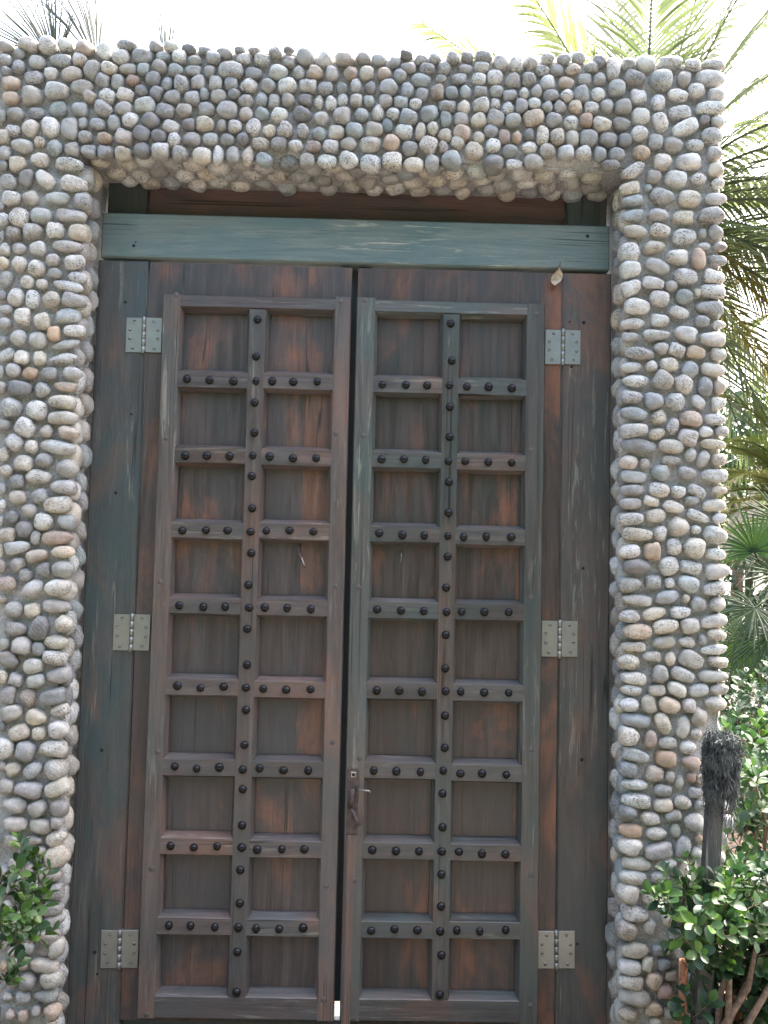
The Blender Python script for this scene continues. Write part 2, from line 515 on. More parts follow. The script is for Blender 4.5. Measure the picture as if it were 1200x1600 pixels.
# ------------------------------------------------------------------ pebble wall
# pebbles read off the photograph: tile origin x, y, zoom factor, then x y width height tilt tone
TILES = [
 (0, 50, 4.0, """40 90 110 75 0 t;178 82 145 95 15 tw;300 85 110 110 10 w;412 80 110 85 5 w;535 105 130 95 20 to;652 115 95 125 0 w;800 85 150 70 0 g;973 90 100 80 0 g;1075 92 100 75 0 w;120 135 80 75 20 g;30 175 95 80 10 g;120 220 85 85 0 g;232 188 115 90 0 gw;380 180 150 85 5 g;503 175 95 85 10 tw;578 235 110 130 30 tg;685 232 108 82 10 wc;756 155 128 98 0 wg;892 152 135 100 0 g;1020 158 98 70 0 b;1120 155 92 90 0 w;800 232 112 75 0 t;900 238 80 80 0 b;997 220 105 90 30 tG;1100 243 98 80 0 b;40 250 75 70 0 g;210 285 130 90 -10 gw;322 265 95 90 15 tw;450 262 135 90 -5 ct;70 318 128 85 0 co;645 305 85 95 15 g;735 310 88 100 0 g;832 305 95 70 0 r;957 295 100 105 0 G;1045 325 72 90 5 bg;1138 330 100 120 0 g;512 345 145 105 5 t;70 410 110 80 0 ot;205 402 155 130 0 tg;360 375 155 110 5 gw;565 408 88 90 10 t;670 400 108 95 25 w;783 392 118 85 15 cw;885 365 85 75 0 G;980 385 85 100 20 G;1080 408 110 85 0 g;363 480 130 100 -15 b;500 485 110 95 10 g;648 482 130 110 25 g;775 482 120 95 0 gt;908 458 150 105 5 wg;1035 498 125 90 10 G;1155 495 110 105 10 t;100 515 115 80 5 tg;228 510 115 80 0 Gg;10 525 60 90 0 g;195 603 115 115 15 cw;85 615 105 80 15 w;318 598 115 130 0 w;437 605 108 150 0 g;518 570 60 75 0 g;612 578 108 80 0 g;715 570 88 105 0 bg;818 552 112 95 0 w;942 553 125 110 10 G;1070 590 118 80 10 wg;20 655 85 95 15 c;250 688 78 72 0 c;145 712 150 98 5 wg;340 725 105 110 10 bg;450 732 102 95 0 g;555 745 110 85 0 bg;537 660 90 75 0 g;655 665 105 75 0 ot;775 655 122 105 15 tg;885 635 120 100 20 G;995 655 100 85 0 G;1092 675 92 110 0 w;30 760 90 95 0 gw;250 800 122 95 0 cw;112 825 112 105 -10 c;435 828 185 85 3 w;660 755 110 100 0 Gg;770 765 105 100 0 cg;885 740 110 100 0 G;1005 745 115 115 0 gw;1130 765 115 105 0 tg;20 830 60 70 0 g"""),
 (280, 70, 4.0, """60 25 100 60 0 G;160 35 90 55 0 g;280 50 110 75 0 g;380 35 75 55 0 g;475 40 95 60 0 g;600 50 90 80 0 g;685 35 80 55 0 G;100 98 95 75 0 bg;215 85 95 85 0 g;405 90 98 75 5 w;520 95 118 85 0 w;688 108 85 80 0 g;790 75 125 110 0 g;915 90 100 120 0 w;1035 95 130 95 0 t;1150 85 95 80 0 tG;90 168 112 80 0 bg;190 170 75 90 0 g;325 165 170 115 0 g;465 185 110 80 5 Gg;617 175 130 105 0 wg;745 175 92 90 0 g;850 178 110 90 15 to;960 187 98 105 0 gw;1075 183 95 90 0 to;25 248 90 110 0 g;120 240 100 90 0 g;228 245 90 100 0 gw;325 248 90 90 10 g;435 258 125 90 0 wg;555 258 105 95 0 g;675 262 120 100 -20 w;805 258 115 90 0 gw;918 275 105 85 -15 g;1018 275 82 90 0 Gg;1103 260 75 90 0 gw;80 335 108 95 0 g;160 310 70 85 0 bG;250 325 100 90 0 tg;345 310 85 75 0 Gb;420 350 108 95 -10 g;515 345 80 95 0 g;593 355 75 90 0 g;685 348 98 85 0 tg;788 345 100 85 0 G;872 362 62 92 0 wc;950 370 80 100 0 w;1022 345 70 80 0 wg;1108 352 85 85 0 t;170 405 112 95 0 g;300 412 135 115 0 g;417 438 92 90 0 t;520 430 100 85 0 b;628 440 112 95 0 w;770 435 130 100 0 G;893 455 108 95 0 gw;1018 445 115 118 0 gt;1140 445 95 90 0 b;60 500 90 80 0 G;163 497 125 98 0 c;265 505 70 85 0 tg;350 515 90 85 0 wg;465 515 105 115 15 w;563 538 85 85 0 cw;665 535 105 105 20 wc;772 545 85 90 0 g;872 558 105 95 5 b;982 550 105 95 0 cg;1095 540 118 100 0 b;80 595 120 90 0 Gt;195 590 100 85 0 gw;305 595 105 85 10 bG;403 590 85 95 0 G;507 618 122 82 0 ct;625 622 105 95 0 tG;732 632 102 85 0 w;838 640 100 75 0 tr;948 638 108 85 5 wg;1058 620 112 90 0 tg;145 695 125 105 0 wo;245 695 70 140 0 w;333 692 95 120 0 gt;427 695 82 135 5 cg;535 720 115 95 20 b;800 725 100 95 0 tg;925 730 125 85 5 w;1060 722 130 115 -10 w"""),
 (560, 70, 4.0, """130 95 100 75 0 g;230 110 70 80 0 g;300 65 85 65 0 G;395 95 90 65 0 g;480 85 85 70 0 wg;590 85 90 75 0 gw;680 75 80 70 0 g;785 75 115 75 0 g;890 115 95 100 0 wg;985 120 85 120 0 w;1075 110 95 100 0 wg;55 182 92 85 0 wc;160 187 100 80 0 tr;262 197 88 85 20 bg;312 148 100 75 0 g;430 150 100 70 0 g;537 150 88 85 0 g;665 150 100 72 0 g;773 138 102 70 0 w;385 222 140 95 0 bg;520 210 75 55 0 wg;630 215 105 75 0 g;752 217 92 75 0 w;855 203 105 98 0 w;965 225 105 95 0 g;1065 215 95 85 0 gt;1150 158 95 75 0 wg;75 268 80 85 0 Gg;187 270 130 95 0 g;305 290 88 100 10 b;400 310 90 90 0 g;493 300 95 100 0 tr;583 303 92 85 0 bG;670 298 85 85 0 b;765 292 88 75 0 g;865 290 100 80 0 g;947 315 95 80 -15 g;1033 305 70 80 0 w;1113 293 75 85 0 gw;65 355 75 75 0 b;170 355 90 90 0 tg;265 358 95 90 0 b;357 370 82 72 0 w;440 432 125 110 -15 b;553 385 115 85 0 g;658 392 95 92 0 cw;767 380 115 95 0 wg;858 368 60 80 0 w;935 402 88 92 15 w;1020 385 80 95 0 g;1100 368 85 75 0 w;122 425 88 110 0 wb;217 435 95 82 0 wb;313 460 118 110 10 bg;548 468 78 110 0 b;640 468 98 85 0 g;750 470 110 88 -10 cw;857 462 110 110 10 g;965 472 105 85 -10 gb;1095 460 135 105 -20 co;100 535 115 105 0 t;182 508 75 90 0 B;283 545 122 100 15 w;387 545 75 125 8 ct;467 522 80 100 0 cw;540 565 95 80 0 cg;647 553 120 105 10 ot;752 580 82 85 0 cg;825 540 100 95 0 Gg;912 575 75 100 0 rt;990 578 70 85 0 o;1065 560 78 85 0 Gg;1150 570 85 125 0 cw;75 622 145 115 0 cg;205 615 112 115 10 ot;323 650 108 108 0 Gt;438 628 115 115 20 tw;530 640 65 85 0 tg;617 612 95 80 0 wc;723 668 125 115 10 ct;842 635 100 95 0 w;950 665 112 95 0 Gb;1065 643 115 80 0 w;75 742 140 115 0 w;212 727 128 112 0 wc;343 750 130 92 0 cw;462 750 98 130 0 gt;580 725 132 135 0 b;848 745 140 125 0 G;972 748 105 65 5 w;1095 735 130 105 0 tg"""),
 (840, 70, 4.0, """65 85 100 75 0 wg;165 90 95 75 0 g;258 80 95 70 0 wg;385 110 90 90 0 g;470 150 95 150 -5 w;565 120 95 90 0 g;675 118 125 100 0 w;830 110 160 90 0 w;968 125 100 80 0 w;1100 125 165 65 0 wt;120 155 85 72 0 g;222 155 105 70 -15 c;340 142 85 65 0 wg;60 235 105 100 0 wb;175 235 105 80 0 to;293 215 90 75 0 g;385 218 80 80 0 g;605 210 135 100 10 g;772 225 155 140 0 bw;915 215 90 110 30 t;1080 210 190 105 0 w;495 275 110 105 0 bw;80 320 105 75 -10 Gg;182 318 95 85 0 w;272 308 108 112 0 bg;380 308 95 95 0 wc;630 325 115 100 0 w;872 318 140 80 12 w;990 290 105 95 0 w;1115 315 100 95 0 w;60 388 75 75 0 g;140 388 85 80 0 g;235 388 90 95 0 co;337 397 98 80 0 w;432 385 90 95 0 gt;535 392 110 95 0 g;752 362 88 100 0 w;890 428 148 90 0 wg;1075 398 180 90 -5 w;102 470 110 100 0 g;210 487 105 100 -20 w;303 475 80 95 0 or;400 500 125 105 0 cw;525 495 115 98 0 Gg;645 448 122 110 0 w;767 485 98 130 -20 w;920 520 180 95 -25 w;1045 470 70 55 0 g;1125 480 85 75 0 wt;30 565 80 120 0 cw;122 580 95 105 0 ct;215 588 85 105 0 cg;320 587 118 115 10 bG;440 598 110 90 10 Gg;545 600 100 95 0 G;640 555 118 105 15 w;735 610 95 100 0 g;848 628 130 95 15 g;985 625 125 75 5 w;1085 570 145 110 0 gw;60 668 105 95 0 tG;178 678 112 100 0 bw;288 675 105 90 0 wc;390 688 82 98 0 bg;500 690 125 95 0 g;650 675 115 100 0 oc;778 735 118 118 0 cw;945 735 165 105 0 w;1105 685 95 95 0 tw;455 755 125 75 -5 tG;595 790 170 90 -30 w;725 825 95 95 0 t;865 840 150 110 5 w;1110 785 110 95 0 c;1000 840 115 80 0 w;1130 865 90 70 0 w"""),
 (940, 240, 6.0, """265 325 210 130 -15 c;437 318 75 70 0 b;295 440 220 115 -10 b;570 400 260 170 10 g;825 430 215 170 5 c;1065 425 230 110 0 wg;1020 585 270 150 -5 g;765 598 220 145 -5 c;535 575 210 120 10 gw;292 580 235 125 -8 b;310 730 235 120 0 tc;550 720 205 130 10 cw;775 780 240 150 -5 wb;945 745 75 90 0 g;1070 738 150 145 0 g;958 870 130 75 0 wg;1110 875 135 90 0 tg;485 880 235 145 -8 ct;255 930 190 190 0 wb;705 970 215 150 5 wc;905 990 140 220 0 ot;1085 1000 190 110 5 g;1050 1160 220 150 10 w;270 1085 205 165 -10 w;515 1050 260 140 20 g;785 1155 230 155 8 wg;475 1220 210 120 10 wg;650 1245 125 105 0 tg;275 1260 210 160 -20 w;780 1340 180 165 0 bg;900 1310 80 95 0 c;1040 1295 260 130 8 w;540 1360 190 150 10 w;330 1435 255 155 5 w;1015 1450 280 145 5 g;720 1490 210 110 15 wg"""),
 (940, 490, 6.0, """285 95 240 105 -5 w;545 65 190 130 5 w;940 75 140 110 10 g;1100 105 140 90 -10 w;785 190 230 155 10 wg;1040 240 250 150 0 wt;510 200 260 115 -3 wg;265 220 175 95 0 g;555 325 140 120 10 tw;705 345 160 145 20 w;880 365 195 120 10 ot;1090 385 165 130 0 t;360 375 320 130 5 gw;280 500 220 100 -5 wg;465 495 105 110 0 cw;630 480 175 140 0 cw;825 530 180 180 30 bg;1045 525 240 125 8 wt;325 630 275 120 0 w;575 630 195 190 25 tg;765 660 210 165 50 cw;965 685 145 200 0 Gb;1110 690 130 150 0 to;280 785 215 130 5 gw;490 820 190 170 0 bg;690 825 210 185 20 w;905 830 155 110 40 wg;1090 845 150 130 0 w;295 940 280 140 10 b;535 975 155 130 -30 c;830 990 220 160 5 ot;1065 990 215 110 0 w;665 1055 125 160 20 wg;295 1100 270 150 -8 wg;525 1125 180 115 -15 c;810 1160 195 170 15 wt;980 1105 140 110 -10 w;1130 1105 130 100 0 gw;350 1250 370 160 8 G;650 1245 250 135 5 wc;1045 1225 250 100 3 c;835 1325 120 150 20 wg;650 1375 195 90 3 gt;955 1365 115 170 25 wt;1095 1370 130 125 0 c;255 1395 195 145 0 wo;410 1405 100 105 0 cg;555 1490 190 170 25 bg;800 1495 185 140 0 gt;1060 1520 270 130 0 wb;300 1530 250 120 5 g"""),
 (940, 740, 6.0, """285 155 245 105 -3 Gg;535 155 230 150 8 w;720 170 145 120 0 w;895 165 185 110 30 wg;1105 160 150 85 0 c;845 250 155 90 0 g;270 280 215 110 -3 tg;465 258 155 105 12 cw;670 315 210 120 15 cw;1055 300 225 115 -5 wc;280 425 245 125 -3 wg;505 395 190 135 -5 ct;905 400 240 100 22 w;1100 420 145 105 -10 wg;715 500 220 205 0 cg;885 525 100 90 0 w;1065 580 245 175 15 wg;330 570 300 125 3 c;545 560 130 150 10 wt;265 730 225 140 -10 w;475 730 165 180 0 ot;675 685 150 165 0 wb;865 700 200 210 20 cw;1075 755 200 115 0 w;320 870 280 155 0 G;630 865 195 180 -15 w;835 880 205 145 10 w;1080 915 250 160 -5 wg;260 1040 230 150 -5 gt;480 1015 150 150 0 g;635 1025 95 100 -20 wg;810 1035 215 165 25 bw;1055 1080 250 145 -12 wg;335 1185 290 105 5 gc;605 1155 240 130 -10 bg;790 1170 85 90 0 c;910 1220 160 150 0 g;1085 1225 170 150 -20 wt;255 1340 205 140 -5 wg;490 1310 235 125 -15 c;735 1300 200 130 -10 w;825 1425 180 150 -10 tw;1050 1385 260 125 -12 wt;330 1480 280 150 0 co;600 1430 250 140 -10 cw;1080 1510 190 110 10 ct"""),
 (940, 990, 6.0, """585 85 225 125 -5 gc;800 80 165 110 5 wc;945 60 90 115 0 gb;1050 150 270 100 -5 w;305 125 250 100 0 cw;470 215 185 105 3 cg;635 235 115 140 5 c;840 240 250 170 20 gc;1090 265 190 110 5 cw;260 265 225 145 5 cw;300 420 250 125 5 wc;540 375 165 185 0 gt;755 385 235 130 20 gw;1045 400 290 115 0 tg;285 530 230 110 3 wg;515 530 165 110 -3 ct;705 525 200 140 25 wc;905 530 195 120 -10 wg;1100 520 180 105 0 tw;250 665 215 140 5 w;440 660 150 200 -15 ct;635 670 220 160 15 co;815 675 130 140 0 wt;1060 655 235 145 8 cw;320 815 285 140 5 bG;575 840 150 225 -25 c;760 875 135 225 10 cw;915 780 145 180 15 ct;890 935 120 110 0 cw;255 965 205 190 10 wc;455 990 135 185 5 rt;615 1025 175 115 -5 gc;815 1065 170 130 0 w;320 1140 290 135 12 bw;605 1175 215 160 12 o;840 1215 200 130 5 rt;250 1275 200 150 15 bG;495 1315 185 170 0 to;640 1340 95 110 0 t;840 1350 95 105 0 r;730 1400 90 140 10 gc;940 1370 100 100 0 c;315 1415 260 95 5 wg;575 1470 185 120 3 g;885 1490 170 110 5 g"""),
 (940, 1240, 6.0, """325 65 300 140 5 wg;575 110 185 130 -5 c;755 80 185 135 8 wg;920 110 110 95 0 g;245 170 185 170 15 Gg;455 230 200 130 5 wc;665 205 170 110 -12 gb;860 270 200 180 -8 gw;1165 260 130 130 0 gw;1150 120 80 100 0 w;270 345 240 135 5 o;515 370 220 130 -3 wc;695 350 110 145 -10 gc;920 430 90 110 0 o;265 490 240 195 10 wc;530 535 280 160 -12 tg;765 500 150 215 20 gw;1145 420 70 130 0 w;885 555 120 110 0 wc;320 655 300 130 5 cw;615 660 215 130 -8 wt;815 710 190 190 0 oc;295 785 260 140 5 wb;545 785 190 110 3 gc;250 930 220 200 20 wc;450 950 150 150 0 wc;860 850 100 90 0 c;315 1125 270 160 12 w;230 1275 200 180 15 t;450 1250 130 150 0 tw;305 1465 280 150 3 cw;520 1465 110 110 0 Gb;1090 600 150 130 0 cg;1000 740 150 130 0 g;660 1000 170 140 0 gt;840 1010 170 140 0 cw;1040 900 170 130 0 gw;640 1170 160 130 0 c;820 1180 170 140 0 tg;1020 1080 160 150 0 wg;700 1330 170 140 0 gw;900 1360 170 140 0 cg;1080 1260 150 140 0 tg;760 1490 170 140 0 cg;960 1520 170 130 0 g"""),
 (940, 1400, 7.79, """760 830 190 160 0 Gg;560 830 140 210 15 cw;335 860 290 180 8 wg;350 1035 320 180 8 wc;635 1030 200 220 20 oc;405 1225 410 210 5 tg;765 1160 200 200 0 r;630 1370 250 180 0 oc;330 1440 280 190 8 co;655 1530 150 120 0 c;820 1430 150 180 0 t;850 970 160 130 0 tr;800 660 100 130 0 t;1040 800 180 150 0 gt;1040 1000 180 150 0 cg;1010 1200 180 160 0 t;1030 1400 180 150 0 gt;1200 900 180 150 0 g;1220 1150 180 160 0 tg;1230 1380 170 150 0 cg"""),
 (0, 250, 6.667, """90 230 190 160 5 g;275 190 165 200 20 Gg;475 205 230 165 40 wc;765 245 300 165 8 wc;120 400 200 160 0 w;320 395 185 165 15 gc;595 395 270 135 0 bw;860 430 175 185 0 g;20 470 60 110 0 g;200 600 220 210 15 wc;430 585 240 185 0 g;735 580 340 145 3 tg;40 620 120 140 0 w;145 765 155 150 0 t;350 745 215 185 5 tg;575 735 190 190 0 w;815 755 215 180 5 c;20 790 60 110 0 g;50 930 130 145 0 wc;205 920 175 125 5 gw;400 925 190 150 0 w;710 900 340 135 3 gt;40 1075 120 130 0 c;205 1085 180 185 -20 cw;380 1130 200 200 0 wc;560 1045 150 135 -10 gw;775 1065 240 175 -5 w;570 1180 160 110 -5 g;65 1240 140 170 20 g;290 1270 140 145 20 wc;440 1295 120 105 0 cw;810 1220 230 125 12 wg;705 1315 340 120 8 wg;165 1430 170 200 10 wc;340 1450 145 210 0 w;540 1455 190 170 -20 tc;775 1465 265 155 10 g;20 1410 90 110 0 g"""),
 (0, 470, 6.667, """60 90 140 110 0 gt;60 235 160 130 10 g;240 165 180 200 0 wc;445 215 180 190 0 cw;705 160 280 170 -5 bw;565 345 135 170 0 o;775 310 235 125 0 w;190 385 185 180 0 wg;395 410 205 185 10 wb;30 415 90 110 0 g;685 455 330 95 -12 gw;75 565 170 130 -30 wg;225 595 170 165 0 wc;415 600 135 160 0 c;655 605 310 110 -10 wb;145 725 165 145 10 gw;325 760 175 140 5 o;520 760 160 140 0 Gg;755 755 220 140 5 wg;15 740 60 140 0 g;215 915 250 175 5 G;440 925 170 170 10 gw;685 895 270 110 3 to;20 905 100 130 10 t;115 1115 240 220 0 gw;385 1140 230 210 5 wg;650 1055 300 155 3 cg;655 1220 320 150 0 tc;270 1325 230 210 30 w;485 1360 145 140 0 tc;720 1375 230 160 5 to;40 1290 140 130 10 gG;150 1470 200 180 40 wg;330 1520 140 160 0 cw;620 1530 400 150 8 gw"""),
 (0, 690, 6.667, """40 130 110 160 0 ct;245 225 210 180 0 wc;460 195 180 160 10 g;700 280 260 210 15 tg;65 300 150 130 10 wt;405 365 290 160 5 wc;180 415 155 150 0 Gg;25 485 90 140 0 g;665 475 280 165 5 gw;190 580 190 150 0 tc;420 570 190 170 -15 g;600 660 310 190 -8 cw;25 665 90 140 0 w;305 720 180 150 0 tg;125 785 160 150 0 Gg;460 830 200 200 10 wc;695 835 205 165 10 gb;260 905 190 190 -10 Gg;370 1000 105 160 10 gw;75 970 190 160 0 tc;10 830 60 120 0 t;600 1000 330 155 -5 rt;180 1100 290 150 -8 gw;390 1185 240 140 -12 to;660 1150 270 135 0 c;185 1280 165 150 -25 t;15 1130 50 150 0 c;20 1300 90 160 0 tr;270 1395 170 160 0 Gg;455 1330 140 155 -10 Gg;655 1330 260 200 0 tg;75 1480 210 170 0 tr;610 1520 310 190 -5 wc;330 1540 280 170 -35 gw"""),
 (0, 910, 6.667, """20 180 100 100 0 tc;140 285 210 180 0 g;340 290 170 160 -15 c;590 250 300 140 3 gw;165 480 260 165 8 Gt;415 480 210 280 25 G;665 435 215 200 0 c;40 640 120 150 10 tg;225 660 225 205 0 tw;405 690 140 150 0 Gg;595 620 300 155 0 c;85 800 260 170 25 Gt;580 785 285 165 5 wg;355 870 215 170 -8 tw;30 980 110 160 0 c;620 965 260 180 -15 g;165 1015 140 160 15 gw;375 1025 200 150 -15 gw;90 1170 165 210 10 Gt;290 1205 180 200 0 to;560 1190 310 190 -12 Gb;625 1330 190 140 -15 cw;130 1355 240 190 -20 tg;385 1395 235 180 -5 c;20 1500 80 120 0 G"""),
 (0, 1130, 6.667, """615 65 225 190 -10 w;205 95 230 170 -20 ct;405 105 155 150 -15 c;60 260 190 230 0 wc;270 290 220 230 25 gb;560 265 310 200 -3 cw;25 450 100 110 0 t;140 475 180 160 -30 c;345 490 230 160 -40 gw;580 480 270 230 -10 tw;300 690 300 180 8 gt;75 660 150 170 0 t;595 670 270 180 -25 c;155 855 270 170 0 tg;395 890 210 180 -30 tG;625 885 190 180 0 Gt;165 1045 270 170 0 t;425 1070 250 170 5 t;590 1200 240 170 -25 ct;140 1215 180 140 0 t;355 1220 180 95 0 gt;590 1390 270 240 -35 co;410 1325 160 95 0 ct;400 1445 90 110 0 G;600 1030 150 150 0 tg"""),
 (0, 1300, 5.33, """420 350 210 120 5 t;465 490 170 140 -10 tg;440 640 180 130 -10 tg;450 740 190 120 -20 tg;420 865 190 130 -10 t;475 960 130 190 10 t;375 1115 260 130 5 tc;165 1090 150 120 0 t;425 1225 180 150 0 tc;235 1240 150 150 0 Gt;385 1370 210 110 -5 gt;195 1380 130 110 0 tg;445 1500 150 150 -20 ot;300 1490 85 100 0 tg;195 1530 90 110 0 ot;80 1530 100 110 0 tr;110 1240 100 130 0 to;30 1115 70 90 0 o;55 1380 100 90 0 t;245 320 80 110 0 t;130 250 120 110 0 tg;40 320 110 110 0 g;140 400 120 110 0 tg;290 450 120 110 0 t;40 470 110 110 0 gt;160 540 120 110 0 t;300 580 120 110 0 g;60 620 110 110 0 t;190 690 120 110 0 tg;310 710 100 100 0 t;80 760 110 110 0 g;300 850 110 110 0 gt;240 960 110 110 0 g;150 850 110 110 0 t;40 920 110 110 0 tg;110 1000 110 100 0 t"""),
]
TONE = {'g': (0.325, 0.325, 0.318), 'G': (0.185, 0.185, 0.19), 'w': (0.60, 0.585, 0.55), 'c': (0.56, 0.485, 0.365),
        't': (0.385, 0.34, 0.29), 'b': (0.29, 0.335, 0.345), 'B': (0.14, 0.20, 0.22), 'o': (0.52, 0.33, 0.19), 'r': (0.33, 0.19, 0.13)}
SPECK = {'g': 0.65, 'G': 0.35, 'w': 1.0, 'c': 0.75, 't': 0.5, 'b': 0.5, 'B': 0.25, 'o': 0.45, 'r': 0.3}


def tone(code, jit=0.10):
    a = np.array(TONE[code[0]])
    s = SPECK[code[0]]
    if len(code) > 1:
        a = a * 0.62 + np.array(TONE[code[1]]) * 0.38
        s = s * 0.65 + SPECK[code[1]] * 0.35
    a = a.mean() + (a - a.mean()) * 0.76
    a = (0.05 + a * 0.97) * np.array((0.975, 1.0, 1.01))
    a = a * (1 + (rng.random() - 0.5) * 2 * jit) * np.array([1 + (rng.random() - .5) * .06, 1, 1 + (rng.random() - .5) * .06])
    return (*np.clip(a, 0.02, 0.8), min(1.0, s * rng.uniform(0.5, 1.3)))


YM = -0.122            # mortar face of the wall
YP = -0.143            # plane through the pebbles' widest section
OPEN_L, OPEN_R, OPEN_T = -0.832, 0.834, 2.752
WALL_L, WALL_R, WALL_T = -1.95, 1.092, 3.094
YB = 0.20

pebbles = []           # dict: centre, half sizes a b (in plane), depth c, tilt, colour, normal, up
for ox, oy, s, txt in TILES:
    for item in txt.split(';'):
        f = item.split()
        x, y, w, h, a = (float(t) for t in f[:5])
        px, py = ox + x / s, oy + y / s
        c = P(px, py, YP)
        k = (P(px + 10, py, YP) - P(px - 10, py, YP)).length / 20
        pebbles.append(dict(x=c.x, z=c.z, a=w / s * k / 2, b=h / s * k / 2, ang=-a, tone=f[5], traced=True))
# drop a pebble that was read twice in neighbouring tiles
pebbles.sort(key=lambda p: -p['a'] * p['b'])
kept = []
for p in pebbles:
    ok = True
    for q in kept:
        dx, dz = p['x'] - q['x'], p['z'] - q['z']
        if abs(dx) < 0.1 and abs(dz) < 0.1 and (dx / (q['a'] + .35 * p['a'])) ** 2 + (dz / (q['b'] + .35 * p['b'])) ** 2 < 0.62:
            ok = False
            break
    if ok:
        kept.append(p)
pebbles = kept


def fill_front(x0, x1, z0, z1, step=0.078):
    z = z0
    row = 0
    while z < z1:
        x = x0 + (row % 2) * step * 0.5
        while x < x1:
            a, b = rng.uniform(0.028, 0.046), rng.uniform(0.024, 0.034)
            px, pz = x + rng.uniform(-.012, .012), z + rng.uniform(-.010, .010)
            if all(abs(px - q['x']) > (a + q['a']) * 0.93 or abs(pz - q['z']) > (b + q['b']) * 0.93 for q in pebbles):
                pebbles.append(dict(x=px, z=pz, a=a, b=b, ang=rng.uniform(-18, 18), tone=rng.choice(['g', 'w', 'wg', 'c', 't', 'gt', 'b', 'G', 'cw', 'to']), traced=False))
            x += step * 1.08
        z += step * 0.88
        row += 1


fill_front(WALL_L + 0.04, -1.08, 0.03, WALL_T - 0.03)
fill_front(-1.12, OPEN_L - 0.03, 0.03, 0.80, 0.06)
fill_front(OPEN_R + 0.05, WALL_R - 0.02, 0.03, 0.62, 0.06)

# pebble shapes, shared
PEB = []
for i in range(40):
    bm = bmesh.new()
    bmesh.ops.create_icosphere(bm, subdivisions=3, radius=1.0)
    sq = rng.uniform(1.9, 3.1)
    amp = rng.uniform(0.08, 0.26)
    ph = Vector((rng.random() * 90, rng.random() * 90, rng.random() * 90))
    tap = rng.uniform(-0.22, 0.22)
    for v in bm.verts:
        n = v.co.normalized()
        r = (abs(n.x) ** sq + abs(n.y) ** sq + abs(n.z) ** sq) ** (-1 / sq)
        r *= 1 + amp * mnoise.noise(n * 1.1 + ph) + amp * 0.45 * mnoise.noise(n * 2.4 + ph) + 0.02 * mnoise.noise(n * 6 + ph)
        co = n * r
        co.z *= 1 + tap * co.x
        v.co = co
    # normalise so that the outline fills the traced size
    mx = max(abs(v.co.x) for v in bm.verts)
    mz = max(abs(v.co.z) for v in bm.verts)
    for v in bm.verts:
        v.co.x /= mx
        v.co.z /= mz
    me = bpy.data.meshes.new('pebble_shape')
    bm.to_mesh(me)
    bm.free()
    me.polygons.foreach_set('use_smooth', [True] * len(me.polygons))
    me.materials.append(M['pebble'])
    PEB.append(me)
PEB_V = [np.array([v.co for v in me.vertices]) for me in PEB]
PEB_F = [np.array([p.vertices for p in me.polygons]) for me in PEB]

wall = thing('pebble_wall', 'wall faced with rounded grey, cream and orange pebbles around the wooden double door', 'wall', (0, 0.03, 0))

# core of the wall (two piers and the span over the door)
cv, cf = [], []
YC = YM + 0.004
for bx in ((WALL_L, OPEN_L, YC, YB, 0, OPEN_T), (OPEN_R, WALL_R - 0.004, YC, YB, 0, OPEN_T), (WALL_L, WALL_R - 0.004, YC, YB, OPEN_T, WALL_T - 0.004)):
    v, f = box_vf(*bx)
    o = len(cv)
    cv += v
    cf += [tuple(i + o for i in q) for q in f]
mesh_obj('wall_core', cv, cf, M['mortar'], wall)

# mortar face: a fine sheet that swells up around each pebble
H = 0.0115
gx = np.arange(WALL_L, WALL_R + H * .5, H)
gz = np.arange(0.0, WALL_T + H * .5, H)
X, Z = np.meshgrid(gx, gz, indexing='ij')
hgt = np.zeros_like(X)
for p in pebbles:
    i0, i1 = np.searchsorted(gx, (p['x'] - 0.10, p['x'] + 0.10))
    j0, j1 = np.searchsorted(gz, (p['z'] - 0.10, p['z'] + 0.10))
    if i1 <= i0 or j1 <= j0:
        continue
    dx, dz = X[i0:i1, j0:j1] - p['x'], Z[i0:i1, j0:j1] - p['z']
    t = R(p['ang'])
    u, w = dx * math.cos(t) + dz * math.sin(t), -dx * math.sin(t) + dz * math.cos(t)
    d = np.sqrt((u / p['a']) ** 2 + (w / p['b']) ** 2)
    hh = 0.010 * np.exp(-np.clip(d - 0.95, 0, 9) / 0.28)
    hgt[i0:i1, j0:j1] = np.maximum(hgt[i0:i1, j0:j1], hh)
nz = np.array([[mnoise.noise(Vector((x * 9, z * 9, 3))) * 0.004 + mnoise.noise(Vector((x * 45, z * 45, 7))) * 0.0022 for z in gz] for x in gx])
Yg = YM - hgt - nz
# round the arrises of the opening, the outer end and the top


def edge_round(d, r=0.02):
    return np.where((d >= 0) & (d < r), r - np.sqrt(np.clip(r * r - (r - d) ** 2, 0, None)), 0)


below = Z < OPEN_T
dl = np.where(below & (X <= OPEN_L), OPEN_L - X, 9)
dr = np.where(below & (X >= OPEN_R), X - OPEN_R, 9)
dt = np.where((X > OPEN_L) & (X < OPEN_R) & ~below, Z - OPEN_T, 9)
for d in (dl, dr, dt, WALL_R - X, WALL_T - Z):
    Yg = Yg + edge_round(d)
idx = np.arange(X.size).reshape(X.shape)
inside = (X[:-1, :-1] > OPEN_L - H * 0.9) & (X[1:, 1:] < OPEN_R + H * 0.9) & (Z[1:, 1:] < OPEN_T + H * 0.9)
q = np.stack([idx[:-1, :-1], idx[1:, :-1], idx[1:, 1:], idx[:-1, 1:]], -1)[~inside]
used = np.unique(q)
remap = -np.ones(X.size, int)
remap[used] = np.arange(len(used))
mv = np.stack([X, Yg, Z], -1).reshape(-1, 3)[used]
mesh_obj('mortar_face', mv, remap[q].tolist(), M['mortar'], wall, True)

# split: the 300 that show largest are parts of their own, the rest one mass
mass_v, mass_f, mass_c = [], [], []
mass_n = 0


